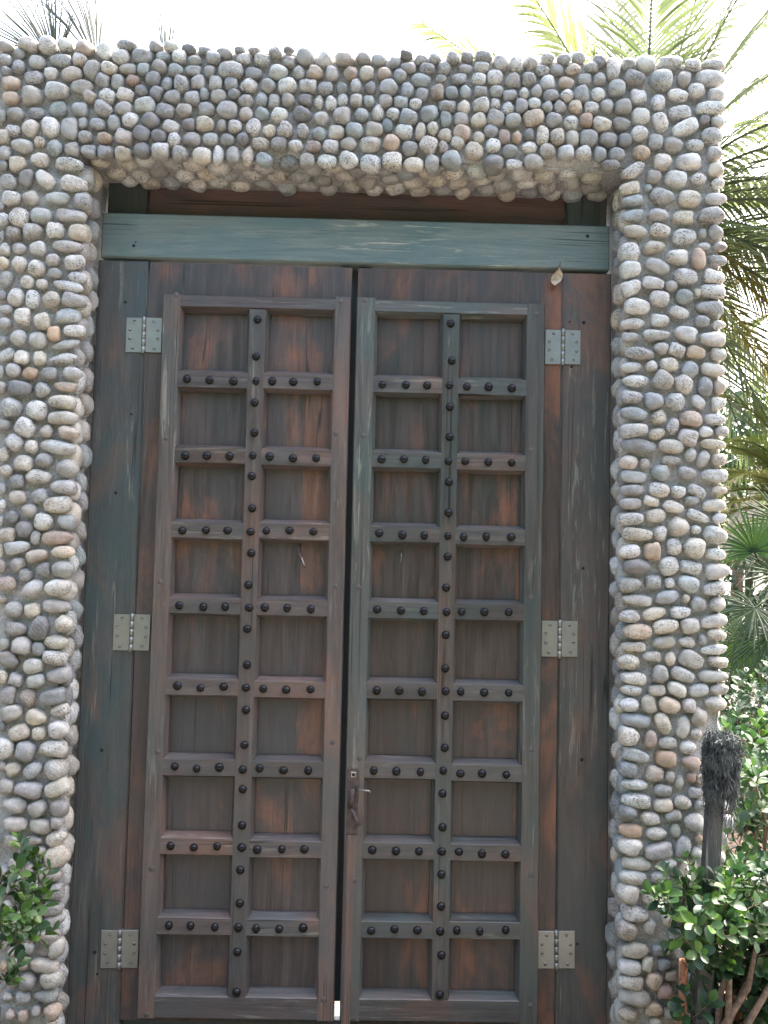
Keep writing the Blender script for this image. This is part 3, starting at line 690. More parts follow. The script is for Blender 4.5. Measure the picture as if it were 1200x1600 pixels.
def add_mass(Mx, k, colr):
    global mass_n
    v = PEB_V[k] @ np.array(Mx.to_3x3()).T + np.array(Mx.translation)
    mass_v.append(v)
    mass_f.append(PEB_F[k] + mass_n)
    mass_c.append(np.tile(np.array(colr), (len(v), 1)))
    mass_n += len(v)


traced = [p for p in pebbles if p['traced'] and in_frame((p['x'], YP, p['z']), -4)]
traced.sort(key=lambda p: -p['a'] * p['b'])
own = set(id(p) for p in traced[:300])
for p in pebbles:
    k = rng.randrange(len(PEB))
    dep = min(p['a'], p['b']) * rng.uniform(0.80, 1.0)
    loc = Vector((p['x'], YP + dep * 0.12 + rng.uniform(-.003, .003), p['z']))
    tn = tone(p['tone'])
    flip = rng.choice((1, -1))
    rot = Matrix.Rotation(R(-p['ang']), 4, 'Y') @ Matrix.Rotation(0 if flip == 1 else math.pi, 4, 'Y')
    sc = (p['a'] * 0.985, dep, p['b'] * 0.985)
    if id(p) in own:
        o = inst('pebble', PEB[k], wall, loc, rot.to_quaternion(), sc)
        o.color = tn
    else:
        add_mass(Matrix.Translation(loc) @ rot @ Matrix.Diagonal((*sc, 1)), k, tn)


def fill_face(origin, ux, uz, nrm, w, h, sx, sz, tones, proud=0.35, jit=0.2):
    """rows of pebbles over a side face; ux, uz span it, nrm points out"""
    ux, uz, nrm = Vector(ux), Vector(uz), Vector(nrm)
    nrow = max(1, round(h / sz))
    for r in range(nrow):
        off = rng.uniform(0, sx)
        n = max(1, round(w / sx))
        for c in range(n + (0 if n > 2 else 0)):
            cw = w / n
            u = (c + 0.5) * cw + rng.uniform(-jit, jit) * cw * 0.35 + (((r * 0.37) % 1 - 0.5) * cw * 0.9 if n > 6 else 0)
            zz = (r + 0.5) * h / nrow + rng.uniform(-jit, jit) * sz * 0.8 + (sz * 0.35 if c % 2 else 0)
            a = cw * 0.5 * rng.uniform(0.86, 1.05)
            b = sz * 0.5 * rng.uniform(0.8, 1.05)
            dep = min(a, b) * rng.uniform(0.85, 1.1)
            loc = Vector(origin) + ux * u + uz * zz + nrm * dep * proud * rng.uniform(.5, 1.1)
            rot = Matrix((ux, -nrm, uz)).transposed().to_4x4() @ Matrix.Rotation(R(rng.uniform(-16, 16)), 4, 'Y')
            add_mass(Matrix.Translation(loc) @ rot @ Matrix.Diagonal((a, dep, b, 1)), rng.randrange(len(PEB)), tone(rng.choice(tones)))


TS = ['g', 'g', 'w', 'wg', 'c', 'cg', 't', 'tg', 'b', 'Gg', 'cw']
# jambs of the door opening
fill_face((OPEN_L, YM - 0.012, 0.0), (0, 1, 0), (0, 0, 1), (1, 0, 0), 0.125, 2.72, 0.058, 0.078, TS, 0.1)
fill_face((OPEN_R, YM - 0.012, 0.0), (0, 1, 0), (0, 0, 1), (-1, 0, 0), 0.125, 2.72, 0.058, 0.078, TS, 0.1)
# underside of the span
fill_face((-0.79, YM - 0.004, OPEN_T), (1, 0, 0), (0, 1, 0), (0, 0, -1), 1.58, 0.19, 0.072, 0.060, TS, -0.25)
# outer end and top
fill_face((WALL_R, YM + 0.02, 0.0), (0, 1, 0), (0, 0, 1), (1, 0, 0), 0.29, 3.04, 0.075, 0.075, TS, 0.1)
fill_face((WALL_L, YM + 0.05, WALL_T - 0.030), (1, 0, 0), (0, 1, 0), (0, 0, 1), WALL_R - WALL_L - 0.01, 0.26, 0.072, 0.070, TS, 0.0)
pm = mesh_obj('pebbles', np.concatenate(mass_v), np.concatenate(mass_f).tolist(), M['pebble_mass'], wall, True)
at = pm.data.color_attributes.new('stone_colour', 'FLOAT_COLOR', 'POINT')
at.data.foreach_set('color', np.concatenate(mass_c).astype(np.float32).ravel())
pm['kind'] = 'stuff'

# ------------------------------------------------------------------ door frame
frame = thing('door_frame', 'weathered timber frame with green painted lintel set in the pebble wall', 'door frame', (0, 0, 0))
box('post', -0.812, -0.6555, 0.0, 0.14, 0.0, 2.477, M['post_green'], frame, 0.004)['label'] = 'dark green stained left post with worn edges'
box('post', 0.6565, 0.812, 0.001, 0.14, 0.0, 2.475, M['post_brown'], frame, 0.004)['label'] = 'brown right post with orange bare patches'
box('lintel', -0.803, 0.803, -0.008, 0.13, 2.4835, 2.626, M['lintel_paint'], frame, 0.004)['label'] = 'green painted lintel with pale scratches'
box('transom_board', -0.684, 0.681, 0.085, 0.13, 2.6265, 2.80, M['transom'], frame, 0.002)
box('post_block', -0.81, -0.686, 0.060, 0.13, 2.6265, 2.80, M['block_dark'], frame, 0.002)
box('post_block', 0.683, 0.81, 0.055, 0.13, 2.6265, 2.80, M['block_dark'], frame, 0.002)
# door stop behind the leaves, ending short of the sill
box('door_stop', -0.05, 0.05, 0.05, 0.075, 0.198, 2.48, M['block_dark'], frame)
box('threshold', -0.655, 0.656, 0.03, 0.12, 0.0, 0.150, M['block_dark'], frame, 0.004)


def disc_dome(name, r, h, n=12, rings=4):
    bm = bmesh.new()
    prev = None
    top = bm.verts.new((0, -h, 0))
    for i in range(1, rings + 1):
        a = i / rings * math.pi / 2
        ring = [bm.verts.new((r * math.sin(a) * math.cos(2 * math.pi * k / n), -h * math.cos(a), r * math.sin(a) * math.sin(2 * math.pi * k / n))) for k in range(n)]
        for k in range(n):
            k2 = (k + 1) % n
            if prev is None:
                bm.faces.new((top, ring[k], ring[k2]))
            else:
                bm.faces.new((prev[k], ring[k], ring[k2], prev[k2]))
        prev = ring
    bmesh.ops.recalc_face_normals(bm, faces=bm.faces)
    me = bpy.data.meshes.new(name)
    bm.to_mesh(me)
    bm.free()
    me.polygons.foreach_set('use_smooth', [True] * len(me.polygons))
    return me


NAIL = disc_dome('nail_shape', 1, 0.35, 8, 2)
NAIL.materials.append(M['hole'])
for px, py, r in ((209, 384, .0055), (212, 378, .003), (196, 472, .005), (205, 647, .004), (181, 770, .0055), (159, 1172, .006), (148, 1488, .006), (152, 1522, .004)):
    inst('nail', NAIL, frame, P(px, py, 0 if py > 405 else -0.008), None, (r, 0.004, r))
for px, py, r in ((918, 369, .006), (912, 504, .006), (890, 503, .003), (893, 573, .005), (911, 888, .005), (909, 1187, .006), (902, 1475, .004)):
    inst('nail', NAIL, frame, P(px, py, 0 if py > 425 else -0.008), None, (r, 0.004, r))

# ------------------------------------------------------------------ door leaves
STUD = disc_dome('stud_shape', 0.0128, 0.0115, 14, 5)
STUD.materials.append(M['iron'])
SCREW = disc_dome('screw_shape', 0.0040, 0.0022, 10, 2)
SCREW.materials.append(M['screw'])
SLOT = disc_dome('slot_shape', 0.0046, 0.0009, 12, 2)
SLOT.materials.append(M['hole'])
PEG = disc_dome('peg_shape', 0.0085, 0.002, 12, 2)
PEG.materials.append(M['peg'])
RAILS = [2.0955, 1.8607, 1.631, 1.399, 1.1544, 0.9157, 0.681, 0.4506]
Y_PLANK, Y_FACE = 0.002, -0.035


def hinge(parent, xk, zc, tilt, side):
    """butt hinge: two plates, a knuckle barrel and eight screws, one level under the leaf"""
    h = bpy.data.objects.new('hinge', None)
    h.empty_display_size = 0.05
    link(h, parent, (xk, -0.003, zc))
    hh = 0.055
    box('hinge_plate', xk - 0.056, xk - 0.005, -0.0035, 0.004, zc - hh, zc + hh, M['steel'], h, 0.0008)
    box('hinge_plate', xk + 0.005, xk + 0.056, -0.0040, 0.004, zc - hh + .001, zc + hh + .001, M['steel'], h, 0.0008)
    for i in range(5):
        z0 = zc - hh - 0.004 + i * 0.0237
        tube('knuckle', [(xk, -0.0045, z0), (xk, -0.0045, z0 + 0.0229)], 0.0066, M['steel'], h, 10)
    for s in (-1, 1):
        for dx, dz in ((0.030, 0.043), (0.043, 0.016), (0.043, -0.012), (0.034, -0.042)):
            inst('screw', SCREW, h, (xk + s * dx, -0.004, zc + dz + rng.uniform(-.002, .002)))
            inst('screw_rim', SLOT, h, (xk + s * dx, -0.0042, zc + dz))
    h.rotation_euler = (0, tilt, 0)
    return h


def door_leaf(label, x0, x1, st_in, st_out, mull, meet, planks, bv, bh, pk, sgn, yoff):
    """x0..x1 plank extent; st_in/st_out hinge-side stile; mull centre; meet = meeting-stile inner, outer"""
    t = thing('studded_door', label, 'door', ((x0 + x1) / 2, yoff, 0.05), 'pair of studded door leaves')
    yp, yf = Y_PLANK + yoff, Y_FACE + yoff
    for i in range(len(planks) - 1):
        a, b = planks[i], planks[i + 1]
        box('plank', a + (0.0001 if i else 0), b - 0.0001, yp + rng.uniform(-.0002, .0002), yp + 0.045, 0.158, 2.474 - rng.uniform(0, .003), pk, t, 0.0002)
    # stiles, top and bottom rail of the applied framing
    s0, s1 = sorted((st_in, st_out))
    lo, hi = 0.003, 0.0095
    left_is_outer = st_out < st_in
    bar('stile', 0.184, 2.360, s0, s1, yf, yp + 0.003, lo if left_is_outer else hi, bv, t, 'z', 0.002, 0.028, hi if left_is_outer else lo)
    m0, m1 = sorted(meet)
    bar('stile', 0.184, 2.366, m0, m1, yf - 0.0003, yp + 0.003, hi if left_is_outer else lo, bv, t, 'z', 0.002, 0.028, lo if left_is_outer else hi)
    i0, i1 = sorted((st_in, meet[0]))
    bar('top_rail', i0 - 0.012, i1 + 0.012, 2.312, 2.362, yf + 0.0004, yp + 0.003, 0.013, bh, t, 'x', 0.001, 0.028, 0.004)
    bar('bottom_rail', i0 - 0.012, i1 + 0.012, 0.183, 0.262, yf + 0.0004, yp + 0.003, 0.004, bh, t, 'x', 0.001, 0.028, 0.015)
    bar('mullion', 0.250, 2.320, mull - 0.0335, mull + 0.0335, yf + 0.0001, yp + 0.003, 0.0095, bv, t, 'z', 0.002)
    for z in RAILS:
        zz = z + rng.uniform(-.002, .002)
        bar('cross_rail', i0 - 0.022, mull - 0.012, zz - 0.033, zz + 0.036, yf + 0.0006 + rng.uniform(-.0002, .0002), yp + 0.003, 0.010, bh, t, 'x', 0.0015, 0.028, 0.0125)
        z2 = z + rng.uniform(-.002, .002) - 0.001
        bar('cross_rail', mull + 0.012, i1 + 0.022, z2 - 0.033, z2 + 0.036, yf + 0.0006 + rng.uniform(-.0002, .0002), yp + 0.003, 0.010, bh, t, 'x', 0.0015, 0.028, 0.0125)
        offs = (-0.209, -0.140, -0.070, 0.0, 0.049, 0.119, 0.192)
        for d in offs:
            inst('stud', STUD, t, (mull + d * (1 if sgn > 0 else 1) + rng.uniform(-.003, .003), yf + 0.0005, (zz if d <= 0 else z2) + rng.uniform(-.003, .003)),
                 (Matrix.Rotation(R(rng.uniform(-9, 9)), 3, 'X') @ Matrix.Rotation(R(rng.uniform(-9, 9)), 3, 'Z')).to_quaternion(), (rng.uniform(.9, 1.08), rng.uniform(.8, 1.1), rng.uniform(.9, 1.08)))
    zs = [2.355] + RAILS + [0.215]
    for i in range(9):
        for fr in ((0.28, 0.70) if 0 < i < 8 else ((0.25, 0.70) if i == 0 else (0.31, 0.80))):
            inst('stud', STUD, t, (mull + rng.uniform(-.003, .003), yf + 0.0003, zs[i] + (zs[i + 1] - zs[i]) * fr + rng.uniform(-.004, .004)))
    for z in (2.335, 1.92, 1.45, 0.98, 0.60, 0.22):
        for x in ((s0 + s1) / 2, (m0 + m1) / 2):
            inst('peg', PEG, t, (x + rng.uniform(-.01, .01), yf - 0.0004, z + rng.uniform(-.03, .03)))
    return t


left = door_leaf('left studded door leaf with bent rusty hook in a panel', -0.6505, -0.011, -0.534, -0.595, -0.301, (-0.070, -0.011),
                 [-0.6505, -0.522, -0.315, -0.150, -0.012], M['bar_v'], M['bar_h'], M['plank'], -1, 0.0)
right = door_leaf('right studded door leaf with rusty latch on its meeting edge', 0.006, 0.6515, 0.530, 0.595, 0.302, (0.072, 0.006),
                  [0.007, 0.219, 0.365, 0.520, 0.6515], M['bar_v_green'], M['bar_h_green'], M['plank_red'], 1, 0.0008)
for zc in (2.238, 1.3115, 0.3665):
    hinge(left, -0.6605 + rng.uniform(-.002, .002), zc, R(rng.uniform(-.6, .6)), -1)
for zc in (2.233, 1.319, 0.385):
    hinge(right, 0.6565 + rng.uniform(-.002, .002), zc, R(rng.uniform(-.6, .6)), 1)

# latch on the right leaf
latch = bpy.data.objects.new('latch', None)
link(latch, right, (0.030, -0.037, 0.83))
yl = -0.0365
box('latch_plate', 0.0125, 0.0465, yl - 0.003, yl + 0.004, 0.728, 0.922, M['rust'], latch, 0.001)
box('bolt_washer', 0.022, 0.039, yl - 0.0055, yl - 0.0025, 0.896, 0.913, M['worn_steel'], latch, 0.001)
inst('bolt_head', disc_dome('bolt_shape', 0.005, 0.004, 8, 3), latch, (0.0305, yl - 0.0055, 0.9045)).data.materials.append(M['iron'])
tube('lever', [(0.036, yl - 0.006, 0.866), (0.055, yl - 0.022, 0.864), (0.077, yl - 0.030, 0.865), (0.084, yl - 0.030, 0.860)], [0.0035, 0.003, 0.003, 0.0032], M['worn_steel'], latch)
tube('strap', [(0.030, yl - 0.004, 0.862), (0.028, yl - 0.014, 0.845), (0.026, yl - 0.014, 0.825), (0.022, yl - 0.004, 0.808)], [0.009, 0.0085, 0.0075, 0.005], M['rust'], latch)
tube('thumb_piece', [(0.024, yl - 0.008, 0.805), (0.035, yl - 0.014, 0.792), (0.043, yl - 0.018, 0.776), (0.050, yl - 0.018, 0.760)], [0.005, 0.0058, 0.0065, 0.0085], M['rust'], latch)
bar('edge_strip', 0.075, 0.727, 0.009, 0.037, yl - 0.008, yl + 0.006, 0.010, M['strip'], right, 'z', 0.001, 0.010)
# bent hook and pin in the fourth row of panels
hk = P(470, 866, 0)
tube('bent_hook', [hk + Vector((-.004, .004, .030)), hk + Vector((-.004, -.012, .022)), hk + Vector((-.006, -.016, .008)), hk + Vector((0, -.020, -.006)), hk + Vector((.010, -.022, -.030)), hk + Vector((.016, -.022, -.042))],
     [.003, .0032, .004, .004, .0032, .002], M['rust'], left)
hk2 = hk + Vector((.004, -.0245, -.010))
tube('hook_tip', [hk2, hk2 + Vector((.008, -.001, -.020)), hk2 + Vector((.012, 0, -.030))], [.0026, .0030, .0016], M['worn_steel'], left)
pn = P(627, 868, 0)
tube('pin', [pn + Vector((0, .003, .010)), pn + Vector((0, -.012, .006)), pn + Vector((-.001, -.013, -.022))], [.0022, .0024, .0014], M['worn_steel'], right)

# dead leaf caught between lintel and post
lf = thing('dry_leaf', 'small pale dead leaf stuck under right end of the green lintel', 'leaf', P(872, 430, -0.014))
c = P(870, 433, -0.016)
vv, ff = [], []
for i in range(7):
    t = i / 6
    w = 0.0185 * math.sin(math.pi * min(1, t * 1.02 + 0.06)) ** 0.7
    zc = -0.026 + 0.052 * t
    for s in (-1, 0, 1):
        vv.append((c.x + s * w + 0.008 * (t - .5), c.y + abs(s) * -0.006 + 0.004 * math.sin(t * 5), c.z + zc + s * 0.003))
for i in range(6):
    for k in range(2):
        a = i * 3 + k
        ff.append((a, a + 1, a + 4, a + 3))
mesh_obj('blade', vv, ff, M['dry_leaf'], lf, True)
tube('stalk', [c + Vector((.004, -.002, .024)), c + Vector((.008, -.004, .038)), c + Vector((.012, .0, .052))], [.0022, .003, .0008], M['bark'], lf, 6)

# ------------------------------------------------------------------ post with fibrous tuft
torch = thing('tufted_post', 'charred square post topped with grey fibrous tuft against right pier', 'post', (0.985, -0.30, 0))
bx0, bx1 = P(1110, 1372, -0.30), P(1121, 1190, -0.30)
lean = Vector(((bx1.x - bx0.x) / (bx1.z - bx0.z), 0, 1))
pv, pf = [], []
for zz in (0.0, 0.35, 0.7, 1.06):
    cx = bx0.x + lean.x * (zz - bx0.z)
    hw = 0.0215
    for dx, dy in ((-hw, -hw * .7), (hw * .82, -hw * .7), (hw, -hw * .5), (hw, hw * .7), (-hw, hw * .7)):
        pv.append((cx + dx, -0.30 + dy, zz))
for i in range(3):
    for k in range(5):
        a, b = i * 5 + k, i * 5 + (k + 1) % 5
        pf.append((a, b, b + 5, a + 5))
pf += [(4, 3, 2, 1, 0), (15, 16, 17, 18, 19)]
mesh_obj('shaft', pv, pf, M['charred'], torch)
fv, ffc = [], []
top = Vector((bx0.x + lean.x * (1.06 - bx0.z) + 0.008, -0.30, 1.075))
for i in range(58):                      # hanging locks, each of many curly fibres
    a = rng.uniform(0, 2 * math.pi)
    up = rng.random()
    r0 = 0.035 * math.cos(up * 1.25)
    root = top + Vector((math.cos(a) * r0, math.sin(a) * r0, 0.040 * math.sin(up * 1.4) - 0.014))
    out = Vector((math.cos(a), math.sin(a), 0))
    lock = (rng.uniform(0.03, 0.15) if out.x < 0.35 else rng.uniform(0.02, 0.085)) * (1.0 if up < .6 else .6)
    for j in range(26):
        cur = root + Vector((rng.gauss(0, .007), rng.gauss(0, .007), rng.gauss(0, .006)))
        L = lock * rng.uniform(.5, 1.15) + 0.02
        n = max(6, int(L / 0.0085))
        pts = [cur.copy()]
        v = out * 0.25 + Vector((0, 0, 0.1))
        for k in range(n):
            v = v * 0.45 + Vector((rng.gauss(0, .6), rng.gauss(0, .6), -0.66 + rng.gauss(0, .5)))
            cur = cur + v * (L / n)
            e = Vector((cur.x - top.x, cur.y - top.y, 0))
            if e.length < 0.027 and cur.z < 1.06:
                e = e.normalized() * 0.029
                cur.x, cur.y = top.x + e.x, top.y + e.y
            if e.length > 0.050:
                e = e.normalized() * rng.uniform(.036, .056)
                cur.x, cur.y = top.x + e.x, top.y + e.y
            pts.append(cur.copy())
        tv, tf = tube_vf(pts, [0.0008 * rng.uniform(.7, 1.6)] * len(pts), 3, len(fv), False)
        fv += tv
        ffc += tf
fb = mesh_obj('fibre_tuft', fv, ffc, M['fibre'], torch)
fb['kind'] = 'stuff'


# ------------------------------------------------------------------ shrubs
def leaf_shape(L, W, fold, curl, prof=1.0):
    """obovate leaf along +y, midrib at x = 0, surface up +z"""
    st = 6
    v, f = [], []
    for i in range(st + 1):
        t = i / st
        w = W * (math.sin(math.pi * t ** 0.95) ** 0.62) * (0.50 + 0.72 * t) if 0 < t < 1 else (0.03 * W if t == 0 else 0.22 * W)
        z = -curl * L * t * t
        v += [(-w, L * t, z + fold * w), (0, L * t, z), (w, L * t, z + fold * w)]
    for i in range(st):
        for k in range(2):
            a = i * 3 + k
            f.append((a, a + 1, a + 4, a + 3))
    return np.array(v), f


LSH = [leaf_shape(1.0, rng.uniform(.30, .38), rng.uniform(.08, .4), rng.uniform(-.05, .25)) for _ in range(8)]
LMESH = {}


def leaf_meshes(mat):
    if mat.name not in LMESH:
        r = []
        for v, f in LSH:
            me = bpy.data.meshes.new('leaf_shape')
            me.from_pydata(v.tolist(), [], f)
            me.polygons.foreach_set('use_smooth', [True] * len(me.polygons))
            me.materials.append(mat)
            r.append(me)
        LMESH[mat.name] = r
    return LMESH[mat.name]


def basis(d, up):
    """rotation taking +y to d and +z near up"""
    d = d.normalized()
    x = d.cross(up)
    if x.length < 1e-4:
        x = d.orthogonal()
    x.normalize()
    z = x.cross(d)
    return Matrix((x, d, z)).transposed()


def shrub(name, label, cat, base, lumps, n_clusters, leaf_len, mat, mat_mass, n_own, bark, stems=8, group=None, stem_r=0.008, seed=1):
    rg = random.Random(seed)
    t = thing(name, label, cat, base, group)
    base = Vector(base)
    leaves = []
    tot = sum(l[2] ** 2 for l in lumps)
    tips = []
    sv, sf = [], []
    for c, _, r in lumps:
        k = max(3, int(n_clusters * r * r / tot))
        for i in range(k):
            d = Vector((rg.gauss(0, 1), rg.gauss(0, 1), rg.gauss(0, 1))).normalized()
            rr = r * rg.uniform(0.45, 1.0) ** 0.6
            p = Vector(c) + d * rr
            if p.z < 0.05:
                continue
            g = (d * 0.9 + Vector((0, -0.15, 0.65)) + Vector((rg.gauss(0, .3), rg.gauss(0, .3), rg.gauss(0, .25)))).normalized()
            tips.append((p, g))
            npair = rg.choice((2, 3, 3, 4))
            tw = leaf_len * 0.42
            fresh = rg.random() ** 2.5
            a0 = rg.uniform(0, 3.14)
            ort = g.orthogonal().normalized()
            for j in range(npair):
                q = p + g * tw * j
                for s in (0, math.pi):
                    ang = a0 + j * 1.57 + s + rg.uniform(-.35, .35)
                    side = Matrix.Rotation(ang, 3, g) @ ort
                    tilt = 0.35 + 0.35 * (j / npair)
                    ld = (side * (1 - tilt) + g * tilt + Vector((0, 0, rg.uniform(-.15, .1)))).normalized()
                    L = leaf_len * rg.uniform(0.65, 1.12) * (1.0 if j < npair - 1 else 0.75)
                    m = basis(ld, (g + Vector((0, -0.1, 0.5))).normalized())
                    leaves.append((q, m, L, min(1, max(0, fresh + rg.uniform(-.25, .25) + (0.15 if j == npair - 1 else 0)))))
            e = p + g * tw * npair
            tv, tf = tube_vf([p - g * tw * 1.6, p, e], [leaf_len * .035, leaf_len * .03, leaf_len * .012], 5, len(sv), False)
            sv += tv
            sf += tf
    tg = mesh_obj('twigs', sv, sf, bark, t, True)
    tg['kind'] = 'stuff'
    for i in range(stems):
        p, g = tips[rg.randrange(len(tips))]
        b0 = base + Vector((rg.uniform(-.06, .06), rg.uniform(-.05, .05), 0))
        mid = b0.lerp(p, 0.5) + Vector((rg.uniform(-.05, .05), rg.uniform(-.05, .05), 0.05))
        tube('stem', [b0, b0.lerp(mid, .5) + Vector((rg.uniform(-.02, .02), 0, 0.02)), mid, mid.lerp(p, .6) + Vector((rg.uniform(-.02, .02), 0, .01)), p],
             [stem_r, stem_r * .85, stem_r * .7, stem_r * .5, stem_r * .3], bark, t, 7)
    vis = [l for l in leaves if in_frame(l[0], 10)]
    vis.sort(key=lambda l: (l[0] - CAM).length)
    ids = set(id(l) for l in vis[:n_own])
    lm = leaf_meshes(mat)
    bv, bf, bt = [], [], []
    nb = 0
    for l in leaves:
        q, m, L, tint = l
        k = rg.randrange(len(LSH))
        if id(l) in ids:
            inst('leaf', lm[k], t, q, m.to_quaternion(), (L, L, L))
        else:
            v = (LSH[k][0] * L) @ np.array(m).T + np.array(q)
            bv.append(v)
            bf += [tuple(i + nb for i in f) for f in LSH[k][1]]
            bt.append(np.full(len(v), tint))
            nb += len(v)
    if bv:
        o = mesh_obj('foliage', np.concatenate(bv), bf, mat_mass, t, True)
        a = o.data.attributes.new('tint', 'FLOAT', 'POINT')
        a.data.foreach_set('value', np.concatenate(bt).astype(np.float32))
        o['kind'] = 'stuff'
    return t


def lump(px, py, Y, rpx):
    c = P(px, py, Y)
    k = (P(px + 10, py, Y) - P(px - 10, py, Y)).length / 20
    return (c, None, rpx * k)


shrub('leafy_shrub', 'glossy round leaved shrub with brown stems in front of right pier', 'shrub', P(1110, 1690, -0.36),
      [lump(1050, 1415, -.42, 34), lump(1095, 1440, -.45, 50), lump(1140, 1420, -.40, 46), lump(1165, 1480, -.36, 55), lump(1105, 1400, -.30, 40),
       lump(1185, 1420, -.25, 55), lump(1190, 1530, -.30, 45), lump(1080, 1490, -.40, 30), lump(1240, 1440, -.25, 80), lump(1250, 1560, -.2, 70), lump(1075, 1575, -.4, 22), lump(1155, 1570, -.2, 42), lump(1120, 1470, -.22, 45), lump(1185, 1600, -.28, 55), lump(1110, 1610, -.25, 34)],
      380, 0.043, M['leaf'], M['leaf_mass'], 280, M['bark'], 9, None, 0.011, 5)
shrub('leafy_shrub', 'bright sunlit shrub behind the tufted post at the end of the wall', 'shrub', (1.5, 0.55, 0),
      [lump(1160, 1250, .10, 42), lump(1175, 1320, .15, 50), lump(1200, 1230, .3, 60), lump(1165, 1385, .05, 45), lump(1220, 1330, .25, 80), lump(1190, 1170, .5, 45), lump(1250, 1250, .5, 90), lump(1150, 1180, .45, 26)],
      300, 0.046, M['leaf'], M['leaf_mass'], 260, M['bark'], 7, None, 0.010, 8)
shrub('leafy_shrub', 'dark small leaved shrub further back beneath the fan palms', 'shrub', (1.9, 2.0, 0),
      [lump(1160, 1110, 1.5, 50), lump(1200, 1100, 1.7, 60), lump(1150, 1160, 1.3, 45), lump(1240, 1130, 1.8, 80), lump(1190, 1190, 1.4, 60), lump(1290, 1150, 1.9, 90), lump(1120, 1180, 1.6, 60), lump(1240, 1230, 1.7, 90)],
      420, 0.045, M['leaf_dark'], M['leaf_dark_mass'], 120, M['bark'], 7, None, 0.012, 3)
shrub('leafy_shrub', 'low dark green shrub in front of the left pier', 'shrub', (-1.08, -0.62, 0),
      [lump(28, 1355, -.62, 30), lump(60, 1385, -.58, 24), lump(20, 1410, -.66, 34), lump(62, 1425, -.60, 17), lump(45, 1465, -.60, 24), lump(-20, 1430, -.70, 50), lump(-15, 1540, -.75, 28)],
      62, 0.036, M['leaf'], M['leaf_mass'], 290, M['bark'], 6, None, 0.006, 13)

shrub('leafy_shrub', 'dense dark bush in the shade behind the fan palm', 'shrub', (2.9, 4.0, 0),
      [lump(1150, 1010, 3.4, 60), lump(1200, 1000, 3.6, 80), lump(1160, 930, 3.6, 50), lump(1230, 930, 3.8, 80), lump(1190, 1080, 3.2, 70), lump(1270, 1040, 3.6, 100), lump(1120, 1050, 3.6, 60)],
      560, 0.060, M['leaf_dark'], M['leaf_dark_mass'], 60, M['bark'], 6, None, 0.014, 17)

# unseen hedge added behind the camera to block low sky light
hg = thing('added_hedge', 'unseen dark green hedge added to keep low sky light off the wall', 'hedge', (0, -9.5, 0))
rgh2 = np.random.default_rng(3)
ang = np.linspace(-2.75, -0.39, 60)
hv, hf = [], []
for i, a in enumerate(ang):
    for j in range(16):
        t = j / 15
        r = 9.6 - 0.9 * math.sin(math.pi * min(1, t * .9 + .1)) + 0.5 * mnoise.noise(Vector((a * 6, t * 5, 2)))
        top = 6.2 + 1.3 * mnoise.noise(Vector((a * 3, 0, 5)))
        hv.append((r * math.cos(a), r * math.sin(a), t * top))
for i in range(59):
    for j in range(15):
        k = i * 16 + j
        hf.append((k, k + 1, k + 17, k + 16))
mesh_obj('added_hedge_body', hv, hf, M['leaf_dark'], hg, True)
lv, lfc = [], []
base_v = np.array(hv)
for i in range(9000):
    p = base_v[rgh2.integers(len(base_v))] * np.array((rgh2.uniform(.93, 1.0),) * 2 + (1,)) + rgh2.normal(0, .22, 3)
    d = rgh2.normal(0, 1, 3); d /= np.linalg.norm(d)
    e = np.cross(d, rgh2.normal(0, 1, 3)); e /= np.linalg.norm(e)
    k = len(lv)
    lv += [tuple(p - e * .04), tuple(p + d * .12 - e * .06), tuple(p + d * .24), tuple(p + d * .12 + e * .06)]
    lfc.append((k, k + 1, k + 2, k + 3))
hl = mesh_obj('added_hedge_leaves', lv, lfc, M['leaf_dark'], hg)
hl['kind'] = 'stuff'

# orange-barked stems standing in the right hand bed
for i, (pxa, pya, pxb, pyb, w, lab) in enumerate(((1063, 1660, 1068, 1500, .014, 'thin orange barked stem close to the right pier'),
                                                  (1148, 1660, 1152, 1560, .016, 'short orange barked stump under the right shrub'))):
    t = thing('bare_stem', lab, 'stem', (P(pxa, pya, -.30).x, -.30, 0))
    a = P(pxa, pya, -.30)
    a.z = 0
    b = P(pxb, pyb, -.30)
    tube('stalk', [a, a.lerp(b, .4) + Vector((.006, 0, 0)), a.lerp(b, .75), b], [w, w * .9, w * .85, w * .8], M['bark_red'], t, 9)
    if i == 1:
        tube('cut_branch', [b + Vector((0, 0, -.02)), b + Vector((-.022, -.01, .004)), b + Vector((-.030, -.012, .010))], [.014, .014, .012], M['bark_red'], t, 9)


# ------------------------------------------------------------------ palms
def ribbon(pts, widths, side, off):
    v, f = [], []
    for p, w, s in zip(pts, widths, side):
        v += [tuple(p - s * w), tuple(p + s * w)]
    for i in range(len(pts) - 1):
        a = off + i * 2
        f.append((a, a + 1, a + 3, a + 2))
    return v, f


